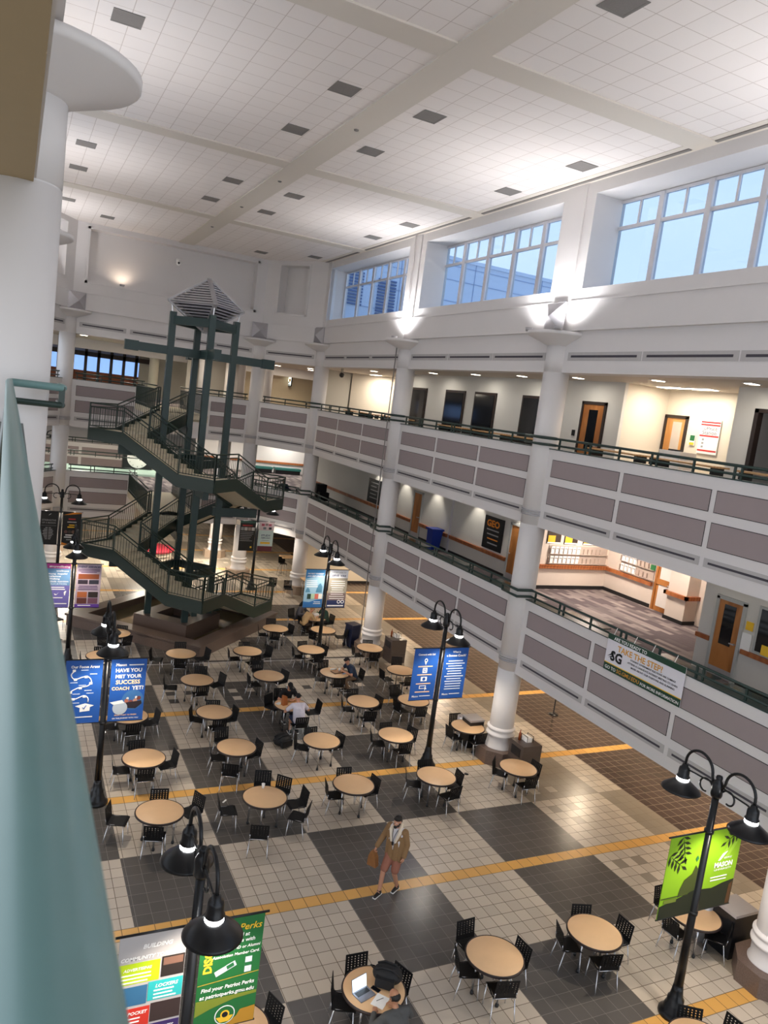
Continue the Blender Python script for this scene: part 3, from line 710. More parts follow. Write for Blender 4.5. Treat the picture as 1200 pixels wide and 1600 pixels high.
t = thing('surveillance_camera', 'grey camera under the upper gallery ceiling at far corner', 'camera', (15.6, 38.4, UH-.35)); MB().box(-.05, .05, -.05, .05, .1, .35).build('bracket', GREYW, t); MB().ball((0, 0, 0), .14).build('dome', BLACK, t)
t = panel_sign('print_sign', 'white sign with red bands on the upper alcove wall', 'sign', 19.17, 17.0, UP+1.75, .75, 1.05, PAPER)
for z in (.42, .34, .0, -.45): patch('red_band', RED, t, -.36, .36, z, z+.05, -.016)
DG_ = mat('slate_ink', '6d6a6e', .7); txt('uPrint', .17, DG_, t, .02, .20, -.018, width=.5, bold=.01); txt('Station', .17, DG_, t, 0, .07, -.018, width=.54, bold=.01)
for k in range(3): patch('icon', GRY, t, -.24, -.16, -.12-.11*k, -.06-.11*k, -.016)
t = panel_sign('wall_notice', 'small green notice beside the upper alcove door', 'sign', 19.17, 17.62, UP+1.6, .2, .32, PAPER); patch('green_square', GRN, t, -.09, .09, -.02, .15, -.016); patch('tan_square', YEL, t, -.09, .09, -.15, -.07, -.016)
t = thing('printer', 'white office printer standing before the red and white sign', 'printer', (18.2, 17.2, UP))
MB().box(-.35, .35, -.45, .45, 0, .9).bevel(.02).build('cabinet', mat('printer_white', 'e8e6e4', .5), t); MB().box(-.33, .33, -.42, .42, .92, 1.2).bevel(.03).build('scanner', MATS['printer_white'], t); MB().box(-.3, -.1, -.3, .1, 1.2, 1.25).build('panel', BLACK, t); MB().box(-.36, -.34, -.3, .3, .3, .5).build('tray', GRY, t)
for lb, y in (('thermostat beside the upper gallery wooden door', 21.05),): t = panel_sign('card_reader', 'small black card reader beside the upper wooden door', 'card reader', 17.28, y, UP+1.35, .14, .2, PLASTIC)
# brochure racks with leaflets in the lit alcove
def rack(face, pos, along, z, label):
    t = thing('brochure_rack', label, 'rack', pos, 0 if face == 'y' else -PI/2)
    MB().box(-along/2, along/2, -.02, 0, 0, .30).build('back', mat('clear_acrylic', 'b7a79b', .15), t); MB().box(-along/2, along/2, -.09, 0, -.02, .0).build('shelf', MATS['clear_acrylic'], t)
    k = int(along/.2)
    for i in range(k): MB().box(-along/2+.2*i+.005, -along/2+.2*i+.01, -.08, 0, 0, .2).build('divider', MATS['clear_acrylic'], t)
lf0 = None
def leaflets(face, x, y, z, n_, where):
    global lf0
    for i in range(n_):
        p = (x+.2*i, y, z) if face == 'y' else (x, y-.2*i, z)
        lb = 'white leaflet in the %s, %s from left' % (where, wt[i])
        if lf0 is None:
            lf0 = thing('leaflet', lb, 'leaflet', p, 0, 'alcove leaflets'); MB().box(.02, .18, -.055, -.035, 0, .27).build('sheet', PAPER, lf0); MB().box(.04, .16, -.058, -.055, .17, .21).build('heading', GRY, lf0)
        else: dup(lf0, p, 0 if face == 'y' else -PI/2, lb)
for j, z in enumerate((LO+1.0, LO+1.36)):
    rk = 'lower row of the alcove back rack' if j == 0 else 'upper row of the alcove back rack'
    rack('y', (19.45, 22.29, z), 2.8, z, 'clear leaflet rack on alcove back wall, %s row' % ('lower' if j == 0 else 'upper')); leaflets('y', 18.1, 22.28, z, 7, rk)
    rk = 'lower row of the alcove side rack' if j == 0 else 'upper row of the alcove side rack'
    rack('x', (20.94, 20.7, z), 1.7, z, 'clear leaflet rack on alcove side wall, %s row' % ('lower' if j == 0 else 'upper')); leaflets('x', 20.93, 21.5, z, 4, rk)
for i, x in enumerate((18.1, 18.9, 19.8)):
    t = panel_sign('pin_board', 'dark framed board with yellow paper above leaflet racks, %s one' % ('left', 'middle', 'right')[i], 'board', 22.28, x+.1, LO+1.98, .62, .5, mat('board_dark', '3b3029', .5), 'y'); patch('yellow_sheet', YEL, t, -.28, .05, -.2, .05, -.016); patch('white_strip', WT, t, -.3, .3, -.25, -.2, -.016)
t = panel_sign('door_sign', 'dark green room sign by the alcove door', 'sign', 20.93, 19.95, LO+1.45, .22, .2, GRN)
t = panel_sign('wall_notice', 'white framed notice beside the dim lower door', 'sign', 17.08, 12.82, LO+1.15, .28, .5, PAPER); t = panel_sign('wall_notice', 'yellow note box above the notice by the dim lower door', 'sign', 17.08, 12.8, LO+1.6, .2, .22, YEL)
t = panel_sign('wall_notice', 'yellow note at the dark lower window', 'sign', 17.03, 12.2, LO+1.15, .25, .25, YEL)
# student banner hung on the lower railing
t = thing('banner', 'white and green student government banner tied to lower right railing', 'banner', (13.96, 13.08, LO+.03), -PI/2)
W2 = 1.27
MB().box(-W2, W2, -.012, 0, 0, .95).build('cloth', mat('vinyl_white', 'e9e6ec', .5, var=.01), t)
DG = mat('deep_green_vinyl', '143f2a', .5)
MB().box(-W2, W2, -.016, -.012, .80, .95).build('green_band', DG, t); MB().box(-W2, W2, -.016, -.012, 0, .19).build('green_band', DG, t); MB().box(-W2, W2, -.016, -.012, .19, .21).build('gold_line', YEL, t)
txt('ARE YOU READY TO', .135, WT, t, -1.05, .825, -.018, 'LEFT', .015, 1.12); txt('TAKE THE STEP?', .22, mat('gold_ink', 'dfa03c', .6, var=0), t, -.88, .58, -.016, 'LEFT', .02, 1.5)
txt('SG', .34, BLK, t, -.88, .30, -.016, 'CENTER', .04); 
sw = MB(); sw.poly([(-1.2, -.013, .36), (-1.02, -.013, .50), (-.98, -.013, .46)], (0, -.004, 0)); sw.poly([(-1.16, -.013, .33), (-1.0, -.013, .44), (-.97, -.013, .40)], (0, -.004, 0)); sw.build('swoosh', BLK, t)
txt('STUDENT GOVERNMENT ELECTIONS ARE COMING!', .085, BLK, t, .32, .50, -.016, 'CENTER', .01, 1.45); txt('ATTEND A CANDIDATE INTEREST MEETING TO LEARN', .085, BLK, t, .32, .41, -.016, 'CENTER', .01, 1.6); txt('MORE ABOUT OUR POSITIONS AND RUNNING', .085, BLK, t, .35, .32, -.016, 'CENTER', .01, 1.4)
txt('GO TO', .15, WT, t, -1.22, .05, -.02, 'LEFT', .01, .38); txt('SG.GMU.EDU', .15, MATS['gold_ink'], t, -.80, .05, -.02, 'LEFT', .01, .78); txt('FOR MORE INFORMATION', .15, WT, t, .02, .05, -.02, 'LEFT', .01, 1.2)
for x in (-1.1, -.4, .2, .9): MB().bar((x, -.0, .93), (x+.03, .05, 1.12), .012, .012).build('tie', PAPER, t)
# building outside the clerestory windows
t = thing('neighbour_building', 'pale panelled building seen through the high windows', 'building', (15.5, 39.6, 0))
MB().box(-.5, 26, .5, 20, 12.32, 19.1).build('wall', mat('cladding', 'c3d0e4', .5, var=.03), t)
j = MB()
for z in (13.2, 14.4, 15.6, 16.8, 18.0, 18.8): j.box(-.5, 26, .47, .5, z, z+.03)
for k in range(10): j.box(1.2+2.4*k, 1.23+2.4*k, .47, .5, 12.4, 19.1)
j.build('panel_joint', mat('joint_blue', '8ea2c4', .6), t); MB().box(-.5, 26, .4, 20, 19.1, 19.3).build('parapet_cap', MATS['cladding'], t)
for x0, z0, z1 in ((.3, 15.6, 17.6), (2.3, 15.3, 17.5), (5.6, 14.6, 16.6), (8.6, 14.2, 16.2)):
    l = MB()
    for k in range(int((z1-z0)/.17)): l.box(x0, x0+1.1, .40, .5, z0+.17*k, z0+.17*k+.09)
    l.build('louvre', mat('louvre_blue', '4d6694', .5), t)
# ------------------------------------------------------------------ stair tower
CX, CY = 6.65, 31.2
tw = thing('stair_tower', 'dark green steel tower frame standing in the fountain', 'tower', (CX, CY, .8))
h = 1.25
PO = {'left': (-h, 0), 'front': (0, -h), 'right': (h, 0), 'back': (0, h)}
for k, (x, y) in PO.items():
    MB().bar((x, y, 0), (x, y, 12.09), .24, .24).build('post', GREEN, tw)
q = list(PO.values())
for z in (11.78, 6.35, 1.85):
    for i in range(4):
        a, b = Vector((*q[i], z)), Vector((*q[(i+1) % 4], z)); MB().bar(a, b, .16, .32).build('beam', GREEN, tw)
for z in (10.6,):
    MB().bar((-2.95, 0, z), (2.95, 0, z), .2, .32).build('cross_arm', GREEN, tw); MB().bar((0, -2.62, z+.02), (0, 2.62, z+.02), .2, .32).build('cross_arm', GREEN, tw)
    for a in ((-2.95, 0), (2.95, 0), (0, -2.62), (0, 2.62)): 
        d = Vector((*a, 0)).normalized()*.5; MB().bar((a[0]-d.x, a[1]-d.y, z), (a[0]+.01*d.x, a[1]+.01*d.y, z), .26, .38).build('arm_cap', GREEN, tw)
ZL = {'left': -.85, 'front': -2.05, 'right': -3.1, 'back': 0.}
for U in (UP, LO):
    for k, (x, y) in PO.items():
        zz = U+ZL[k]-.65-.8
        if zz < .2: continue
        MB().bar((x*.8, y*.8, zz), (x*2.3, y*2.3, zz), .2, .36).build('cross_arm', GREEN, tw)
# lantern: louvred octahedron on the four posts
la = thing('lantern', 'silver louvred octahedron lantern on top of the stair tower', 'lantern', (CX, CY, 13.3))
r = 1.5; EQ = [Vector((-r,0,0)), Vector((0,-r,0)), Vector((r,0,0)), Vector((0,r,0))]; T_, B_ = Vector((0,0,1.05)), Vector((0,0,-1.03))
for e in EQ:
    MB().bar(e, T_, .17, .06).build('rib', STEEL, la); MB().bar(e, B_, .17, .06).build('rib', STEEL, la)
    MB().bar(e*.86+Vector((0,0,-.42)), e*.9, .035, .035).build('strut', CHROME, la)
for i in range(4):
    a, b = EQ[i], EQ[(i+1) % 4]
    MB()
    for tip in (T_, B_):
        m = MB()
        for k in range(0, 10):
            f = (k+.35)/10; p, s_ = a.lerp(tip, f)*.985, b.lerp(tip, f)*.985
            n_ = ((p+s_)/2); n_.z = 0; n_.normalize()
            m.obox(p, s_-p, n_*.06+Vector((0,0,-.045)), Vector((0,0,.022)))
        m.build('louvre', STEEL, la)
ic = MB(); ib = ic.bm; vv = [ib.verts.new(p*.80) for p in EQ]; tv, bv = ib.verts.new(T_*.80), ib.verts.new(B_*.80)
for i in range(4): ib.faces.new([vv[i], vv[(i+1) % 4], tv]); ib.faces.new([vv[(i+1) % 4], vv[i], bv])
ic.build('added_dark_core', mat('lantern_dark', '3a3840', .7), la)  # dark core added so the louvre gaps show a shaded interior
# stair flights winding round the tower
Dg = 4.0; COR = {k: Vector((x/h*Dg, y/h*Dg, 0)) for k, (x, y) in PO.items()}
W = 1.55
def stair(U, zmin, label):
    t = thing('staircase', label, 'staircase', (CX, CY, 0))
    seq = [('back', 'left', 0., -.85), ('left', 'front', -.85, -2.05), ('front', 'right', -2.05, -3.1), ('right', 'back', -3.1, -4.5)]
    E_ = Dg*math.sqrt(2)
    for kp, kq, zp, zq in seq:
        P, Q = COR[kp], COR[kq]; u = (Q-P).normalized(); n = Vector((-u.y, u.x, 0))
        if n.dot(P) > 0: n = -n
        zP, zQ = U+zp, U+zq
        pt = lambda s, d, z: P+u*s+n*d+Vector((0,0,z))
        s0, s1 = W, E_-W
        last = kq == 'back'
        # landing at the start corner
        def prism(d0, d1, prof, nm_, m): 
            b = MB(); b.poly([pt(s, d0, z) for s, z in prof], n*(d1-d0)); return b.build(nm_, m, t)
        if kp != 'back': prism(.05, W, [(0.05, zP-.14), (W, zP-.14), (W, zP), (.05, zP)], 'landing', TREAD)
        else: prism(.05, W+.0, [(0.05, zP-.2), (W, zP-.2), (W, zP), (.05, zP)], 'landing', TREAD)
        if kp == 'right' and zQ < .3: zQ = 0.; 
        nst = max(7, round((zP-zQ)/.16)); run = (s1-s0)/nst; rise = (zP-zQ)/nst
        prof = [(s0, zP-.16)]
        prof = []
        for i in range(nst):
            prof += [(s0+i*run, zP-i*rise-(0 if i == 0 else 0)), ]
            prof += [(s0+i*run, zP-(i+1)*rise), (s0+(i+1)*run, zP-(i+1)*rise)]
        pp = []
        for q_ in prof:
            if not pp or (abs(q_[0]-pp[-1][0])+abs(q_[1]-pp[-1][1])) > 1e-5: pp.append(q_)
        # steps as one mesh of solid treads, soffit below
        b = MB()
        for i in range(nst):
            x0, x1 = s0+i*run, s0+(i+1)*run; z = zP-(i+1)*rise
            b.poly([pt(x0, .06, z), pt(x1, .06, z), pt(x1, .06, max(0, z-.25-rise*.5)), pt(x0, .06, max(0, z-.25+rise*.5))], n*(W-.09))
        b.build('steps', TREAD, t)
        # stringers
        top, bot = .07, .40
        zz = lambda z: max(z, .02)
        e1 = E_ if not last else s1
        oprof = [(0, zP-bot), (s0, zP-bot), (s1, zz(zQ-bot)), (e1, zz(zQ-bot)), (e1, zQ+top), (s1, zQ+top), (s0, zP+top), (0, zP+top)]
        if last: oprof = [(0, zP-bot), (s0, zP-bot), (s1, zz(zQ-bot)), (s1, zQ+top), (s0, zP+top), (0, zP+top)]
        if kp == 'back': oprof = [(s0-.2, zP-bot), (s0, zP-bot), (s1, zQ-bot), (E_, zQ-bot), (E_, zQ+top), (s1, zQ+top), (s0, zP+top), (s0-.2, zP+top)]
        prism(-.03, .05, oprof, 'stringer', STAIRG)
        prism(W-.03, W+.03, [(s0, zP-bot), (s1, zz(zQ-bot)), (s1, zQ+top), (s0, zP+top)], 'stringer', STAIRG)
        # railings
        def rail(d, pts, sub):
            ra = MB(); ba = None
            for hh, rr in ((1.0, .028), (.86, .02), (.14, .016)): ra.tube([pt(s, d, z+hh) for s, z in pts], rr, 6)
            o = ra.build('railing', STAIRG, t)
            ba = MB(); L_ = 0
            for (sa, za), (sb, zb) in zip(pts, pts[1:]):
                k = max(1, int(abs(sb-sa)/.125))
                for i in range(k):
                    s = sa+(sb-sa)*(i+.5)/k; z = za+(zb-za)*(i+.5)/k
                    ba.bar(pt(s, d, z+.12), pt(s, d, z+.86), .016, .016)
            ba.build('balusters', STAIRG, o)
            for s, z in pts: MB().bar(pt(s, d, z), pt(s, d, z+1.0), .05, .05).build('post', STAIRG, o)
        a0 = 0 if kp != 'back' else s0-.15
        op = [(a0, zP), (s0, zP), (s1, zQ)]+([(E_, zQ)] if not last else [])
        rail(.01, op, 0)
        rail(W, [(s0+.02, zP), (s1-.02, zQ)], 1)
    return t
stair(UP, 0, 'upper turn of the dark green winding staircase'); stair(LO, 0, 'lower turn of the dark green winding staircase above the fountain')
for U in (UP, LO):
    o = struct(MB().box(5.55, 7.75, 34.0, 41.0, U-.3, U).build('floor', TREAD))
    for x in (5.55, 7.75):
        sg = Seg((x, 34.6 if x < 6 else 34.6), (x, 40.75)); 
        t = thing('bridge_railing', 'green baluster railing on %s side of %s stair bridge' % ('left' if x < 6 else 'right', lev[U]), 'railing', (x, 37.6, U))
        m = MB()
        for hh, rr in ((1.05, .028), (.9, .02), (.14, .016)): m.tube([(0, -3.1, hh), (0, 3.1, hh)], rr, 6)
        m.build('rails', STAIRG, t); b = MB()
        for i in range(48): b.bar((0, -3.05+.13*i, 0), (0, -3.05+.13*i, .9), .016, .016)
        b.build('balusters', STAIRG, t)
# ------------------------------------------------------------------ fountain
ft = thing('fountain', 'square brown granite fountain basin under the stairs', 'fountain', (6.85, 32.2, 0), PI/4)
a = 3.18
m = MB(); w = .62
for sx in (-1, 1): m.box(min(sx*a, sx*(a-w)), max(sx*a, sx*(a-w)), -a, a, .42, .5)
for sy in (-1, 1): m.box(-a+w, a-w, min(sy*a, sy*(a-w)), max(sy*a, sy*(a-w)), .42, .5)
m.bevel(.015, 1).build('rim', GRAN, ft)
m = MB()
for sx in (-1, 1): m.box(min(sx*(a-.06), sx*(a-.45)), max(sx*(a-.06), sx*(a-.45)), -a+.06, a-.06, 0, .42)
for sy in (-1, 1): m.box(-a+.45, a-.45, min(sy*(a-.06), sy*(a-.45)), max(sy*(a-.06), sy*(a-.45)), 0, .42)
m.build('wall', GRAN, ft); MB().box(-a+.4, a-.4, -a+.4, a-.4, 0, .04).build('basin_floor', granite_mat('wet_stone', '4a4238', '7d7464'), ft)
wm = mat('still_water', '6b624c', .06, var=.1, scale=2); MB().box(-a+.45, a-.45, -a+.45, a-.45, .05, .12).build('water', wm, ft)
pd = thing('fountain_plinth', 'granite plinth inside the fountain carrying the tower posts', 'plinth', (6.65, 31.2, .04), PI/4)
m = MB(); b = 1.25
m.box(-b, b, -b, -b+.62, 0, .76).box(-b, b, b-.62, b, 0, .76).box(-b, -b+.62, -b+.62, b-.62, 0, .76).box(b-.62, b, -b+.62, b-.62, 0, .76); m.build('wall', GRAN, pd)
MB().box(-b+.6, b-.6, -b+.6, b-.6, .3, .4).build('well', DARK, pd)
for x, y in ((5.0, 31.0), (8.6, 30.4)):
    t = thing('fountain_jet', 'small spout in the fountain water, %s of the plinth' % ('left' if x < 6 else 'right'), 'fountain jet', (x, y, .11)); MB().lathe([(.06, 0), (.05, .08), (.02, .1), (.03, .16), (0, .17)], 10).build('nozzle', STEEL, t)
# red lounge seat glimpsed beyond the stairs
t = thing('round_sofa', 'low round red sofa beyond the stairs at ground level', 'sofa', (7.9, 45.5, 0)); MB().lathe([(1.0, .0), (1.05, .06), (1.05, .26), (0, .26)], 32).build('base', CREAM, t); MB().lathe([(1.1, .27), (1.2, .32), (1.2, .42), (1.1, .48), (0, .5)], 32).build('seat', mat('red_cushion', 'a8283a', .6), t)
# ------------------------------------------------------------------ lamp posts
GLS = mat('lamp_black', '0d0e11', .3, .1, var=.1)
def arc(c, r, a0, a1, n=14): return [(0, c[0]+r*math.cos(a0+(a1-a0)*i/n), c[1]+r*math.sin(a0+(a1-a0)*i/n)) for i in range(n+1)]
def make_lamp(label, loc, rz, power=105):
    t = thing('lamp_post', label, 'lamp post', loc, rz, None)
    MB().lathe([(.27, 0), (.27, .05), (.23, .09), (.2, .13), (.17, .22), (.15, .25), (.15, .33), (.12, .36), (.1, .5), (.085, .6)], 24).build('base', GLS, t)
    MB().lathe([(.085, .5), (.07, 1.5), (.06, 4.3)], 20).build('pole', GLS, t)
    MB().lathe([(.085, 4.28), (.1, 4.32), (.1, 4.5), (.075, 4.56), (.05, 4.6), (.06, 4.63), (.05, 4.67), (0, 4.69)], 20).build('hub', GLS, t)
    for s in (-1, 1):
        # arm rises from the hub and bends over to the shade
        pts = [(0, s*.07, 4.42), (0, s*.14, 4.58)]+[(0, s*(.445-.30*math.cos(a)), 4.60+.30*math.sin(a)) for a in [PI*i/16 for i in range(1, 16)]]+[(0, s*.745, 4.58), (0, s*.745, 4.5)]
        ar = MB().tube(pts, .026, 8).build('arm', GLS, t)
        sp = [(0, s*(.25+(.15-.055*i/24)*math.cos(PI*1.15+i/24*PI*1.45)), 4.36+(.15-.055*i/24)*math.sin(-(PI*1.15+i/24*PI*1.45)+PI*2.0)) for i in range(25)]
        MB().tube(sp, .017, 6).build('scroll', GLS, ar)
        MB().tube([(0, s*.1, 4.5), (0, s*.35, 4.47), (0, s*.6, 4.46), (0, s*.72, 4.44)], .016, 6).build('brace', GLS, ar)
        hd = MB().lathe([(.0, 4.54), (.05, 4.53), (.06, 4.48), (.09, 4.46), (.1, 4.42), (.1, 4.31), (.12, 4.29), (.115, 4.27), (.0, 4.27)], 24, (0, s*.745, 0)).build('lamp_socket', GLS, t)
        MB().lathe([(.105, 4.215), (.112, 4.22), (.112, 4.27), (.105, 4.275)], 28, (0, s*.745, 0), cap=False).build('glow_ring', RINGL, hd)
        MB().lathe([(.112, 4.215), (.14, 4.205), (.33, 4.06), (.355, 4.03), (.35, 4.028), (.32, 4.05), (.13, 4.19), (.10, 4.2)], 36, (0, s*.745, 0), cap=False).build('lamp_shade', GLS, t)
        MB().lathe([(0, 4.06), (.05, 4.07), (.07, 4.12), (.05, 4.19), (0, 4.2)], 16, (0, s*.745, 0)).build('bulb', RINGL, hd)
        L = bpy.data.lights.new('post_lamp', 'SPOT'); L.energy = power; L.spot_size = rad(125); L.spot_blend = .6; L.shadow_soft_size = .07; L.color = (1, .88, .74)
        lo = bpy.data.objects.new('post_lamp', L); COL.objects.link(lo); lo.parent = t; lo.location = (0, s*.745, 4.02)
    for z in (3.63, 2.05):
        MB().lathe([(.07, z-.03), (.085, z-.03), (.085, z+.03), (.07, z+.03)], 16).build('banner_clamp', GLS, t)
    return t
make_lamp('black twin lamp post with lime green banners at lower right', (11.5, 8.62, 0), 0)
make_lamp('black twin lamp post with blue connect banners, mid floor', (11.6, 18.35, 0), 0)
make_lamp('black twin lamp post with serve-you banners near far column', (11.65, 27.7, 0), 0)
make_lamp('black twin lamp post with blue success-coach banners, left', (2.35, 18.2, 0), 0)
make_lamp('black twin lamp post nearest camera, above the perks banner', (2.42, 8.62, 0), 0)
make_lamp('black twin lamp post with purple event services banner, left', (2.22, 27.7, 0), 0)
make_lamp('black twin lamp post with black banners at far left', (2.3, 37.9, 0), PI/2)
make_lamp('black twin lamp post with study abroad banner behind stairs', (11.75, 38.0, 0), PI/2)
t = thing('lamp_post', 'black lamp post glimpsed far left beyond end wall', 'lamp post', (1.9, 50, LO)); MB().tube([(0,0,0), (0,0,1.6), (.1,0,1.9), (.3,0,2.0), (.45,0,1.8)], .03).build('pole', GLS, t); MB().lathe([(.05,1.8),(.3,1.6),(.28,1.6),(.0,1.75)], 20, (.45,0,0)).build('lamp_shade', GLS, t)

# ------------------------------------------------------------------ banners on the lamp posts
BH = 1.55
def banner(label, x, y, side, m, rz=0):
    """hangs from z 3.63 down; local x spans the cloth, starting beside the pole"""
    t = thing('pole_banner', label, 'banner', (x+side*.50, y, 2.07))
    MB().box(-.405, .405, -.006, .006, 0, BH).build('cloth', m, t)
    MB().tube([(-side*.44, 0, BH+.01), (side*.46, 0, BH+.01)], .016, 8).build('top_rod', BLACK, t)
    MB().tube([(-side*.44, 0, -.01), (side*.42, 0, -.01)], .012, 8).build('bottom_rod', BLACK, t)
    return t
F = -.0085
def pt_(nm_, m, t, x0, x1, z0, z1, k=0): return patch(nm_, m, t, x0, x1, z0, z1, F-.002*k, .003)
def shape(nm_, m, t, pts, k=0): return MB().poly([(x, F-.002*k, z) for x, z in pts], (0, -.002, 0)).build(nm_, m, t)
def disc(nm_, m, t, cx, cz, r_, k=0, n=28, sx=1.): return shape(nm_, m, t, [(cx+sx*r_*math.cos(2*PI*i/n), cz+r_*math.sin(2*PI*i/n)) for i in range(n)], k)
def lines(t, m, x0, x1, z0, n_, dz, h_, seed=1, cen=True):
    rnd = random.Random(seed)
    for i in range(n_):
        w = (x1-x0)*rnd.uniform(.7, 1); c = (x0+x1)/2 if cen else x0+w/2
        pt_('text_line', m, t, c-w/2, c+w/2, z0-i*dz, z0-i*dz+h_, 2)
V = lambda n_, h_: mat('vinyl_'+n_, h_, .5, var=.03)
BLUE = V('blue', '1f56a8'); BLUE2 = V('deep_blue', '184a98')
# green pair on the lower right post
LIME = V('lime', '86b41c'); LEAF = V('leaf', '1c2412'); MOSS = V('moss', '3f4a1c'); LIMEP = V('lime_pale', '97c23a')
def sprig(t, x, z, dx, dz, s=.27):
    d = Vector((dx, dz)).normalized(); nn = Vector((-d.y, d.x)); m = MB()
    def leaf(p, e, w):
        e = Vector(e); q = Vector((-e.y, e.x)).normalized()*w
        m.poly([(p.x, F-.004, p.y), ((p+e*.5+q).x, F-.004, (p+e*.5+q).y), ((p+e).x, F-.004, (p+e).y), ((p+e*.5-q).x, F-.004, (p+e*.5-q).y)], (0,-.002,0))
    o = Vector((x, z))
    for k in range(4):
        p = o+d*s*(k/4)
        for sg_ in (-1, 1): leaf(p, (d*.5+nn*sg_*.75)*s*.5, .028)
    leaf(o+d*s*.95, d*s*.4, .03); leaf(o, d*s, .01)
    m.build('leaf_sprig', LEAF, t)
t = banner('lime green banner with dark leaf sprigs, left of lower right pole', 11.5, 8.62, -1, LIME)
shape('moss_field', LEAF, t, [(-.4, 0), (.4, 0), (.4, .44), (.1, .36), (-.4, .25)], 0); shape('statue_silhouette', MOSS, t, [(.0, .36), (.4, .44), (.4, .85), (.33, .93), (.27, .78), (.1, .68), (.03, .52)], 1)
pt_('lime_strip', MOSS, t, -.4, .25, .38, .40, 2); shape('pale_chevron', LIMEP, t, [(-.35, 1.1), (-.1, 1.42), (.0, 1.42), (-.2, 1.1)], 0); shape('diamond', GRN, t, [(.33, 1.0), (.37, 1.06), (.33, 1.12), (.29, 1.06)], 2)
sprig(t, -.12, 1.53, .28, -.85, .42); sprig(t, -.36, 1.2, .8, -.55, .42); pt_('grey_lettering_block', V('grass', '6d7d2a'), t, -.32, -.02, .29, .36, 2)
t = banner('lime green university banner right of lower right pole', 11.5, 8.62, 1, LIME)
shape('moss_field', LEAF, t, [(-.4, 0), (.4, 0), (.4, .5), (.1, .46), (-.15, .40), (-.4, .42)], 0); shape('brown_corner', V('umber', '5a3a1c'), t, [(.28, .02), (.38, .02), (.38, .45), (.3, .4)], 1)
for k in range(2): shape('pale_chevron', LIMEP, t, [(-.1+.14*k, .95), (.1+.14*k, 1.25), (.18+.14*k, 1.25), (-.02+.14*k, .95)], 0)
sprig(t, .36, 1.5, -.8, -.5, .42)
txt('MASON', .16, WT, t, .04, .80, F-.006, bold=.03, width=.46); txt('GEORGE', .05, WT, t, .12, .95, F-.006, width=.2); txt('UNIVERSITY', .05, WT, t, .04, .735, F-.006, width=.44); shape('quill', WT, t, [(-.12, .93), (-.02, 1.06), (.1, 1.1), (.0, 1.0), (-.07, .93)], 2)
lines(t, WT, -.3, .25, .6, 2, .06, .022, 4)
# blue pair on the mid post
t = banner('blue connect-with-us banner left of the mid floor pole', 11.6, 18.35, -1, BLUE)
txt('Connect with Us!', .09, WT, t, 0, 1.35, F-.003, bold=.03, width=.56)
disc('map_pin', WT, t, 0, 1.19, .065, 0, sx=.8); disc('pin_hole', BLUE, t, 0, 1.2, .03, 1); shape('pin_tip', WT, t, [(-.04, 1.15), (.04, 1.15), (0, 1.06)])
pt_('photo_icon', WT, t, -.075, .075, .82, .97); disc('lens_ring', BLUE, t, 0, .895, .05, 1); disc('lens', WT, t, 0, .895, .03, 2)
pt_('camera_icon', WT, t, -.1, .1, .57, .70); disc('lens_ring', BLUE, t, 0, .635, .05, 1)
pt_('button_icon', WT, t, -.12, .1, .34, .44); pt_('button_inner', BLUE, t, -.1, .08, .36, .42, 1); shape('pointer', WT, t, [(.06, .4), (.14, .33), (.09, .32), (.07, .27)], 2)
for z in (1.0, .75, .48, .23): pt_('text_line', mat('peach_ink', 'f0c8a0', .7), t, -.24, .24, z, z+.03)
txt('Mason', .1, WT, t, -.22, .09, F-.003, bold=.02, width=.2); pt_('text_line', WT, t, -.08, .28, .11, .13)
t = banner('blue what-is-a-success-coach banner right of mid floor pole', 11.6, 18.35, 1, BLUE)
txt('What is', .1, WT, t, 0, 1.40, F-.003, bold=.03, width=.27); txt('a Success Coach?', .1, WT, t, 0, 1.29, F-.003, bold=.03, width=.66); lines(t, mat('pale_ink', 'cfdaee', .7), -.32, .32, 1.14, 12, .078, .03, 8)
txt('Mason', .1, WT, t, -.22, .11, F-.003, bold=.02, width=.2); pt_('text_line', WT, t, -.08, .28, .13, .15)
# blue pair at left
t = banner('blue focus-areas banner with winding path, left pole', 2.35, 18.2, -1, BLUE)
txt('Our Focus Areas', .11, WT, t, .02, 1.36, F-.003, bold=.03, width=.62)
path = [(-.2, 1.3), (-.28, 1.2), (-.2, 1.09), (-.02, 1.14), (.1, 1.14), (.17, 1.03), (.1, .92), (-.1, .88), (-.28, .78), (-.3, .68), (-.18, .6), (.02, .68), (.12, .62), (.13, .5)]
sm = []
for i in range(len(path)-1):
    p0, p1, p2, p3 = [Vector(path[max(0, min(len(path)-1, i+j))]) for j in (-1, 0, 1, 2)]
    for k in range(5):
        u = k/5; sm.append(.5*((2*p1)+(p2-p0)*u+(2*p0-5*p1+4*p2-p3)*u*u+(3*p1-p0-3*p2+p3)*u**3))
MB().tube([(p.x, F-.003, p.y) for p in sm], .012, 6).build('winding_path', WT, t)
for (x, z) in ((-.22, 1.3), (-.18, 1.08), (.05, 1.14), (.16, .98), (-.06, .87), (-.27, .77), (-.2, .6), (.04, .66)): pt_('milestone', WT, t, x-.035, x+.035, z-.025, z+.03, 2)
for (x, z) in ((0, 1.3), (.2, 1.2), (-.22, 1.0), (-.03, .93), (.1, .8), (-.15, .72), (.15, .73), (-.15, .5)): pt_('text_line', mat('pale_ink', 'cfdaee', .7), t, x-.07, x+.09, z, z+.016)
shape('graduation_cap', WT, t, [(-.15, .43), (.07, .49), (.27, .43), (.18, .39), (.18, .30), (-.04, .28), (-.04, .38)], 1); MB().tube([(.02, F-.006, .39), (.05, F-.006, .36), (.1, F-.006, .44)], .008, 5).build('tick_mark', BLUE, t); pt_('text_line', WT, t, -.15, .25, .14, .165)
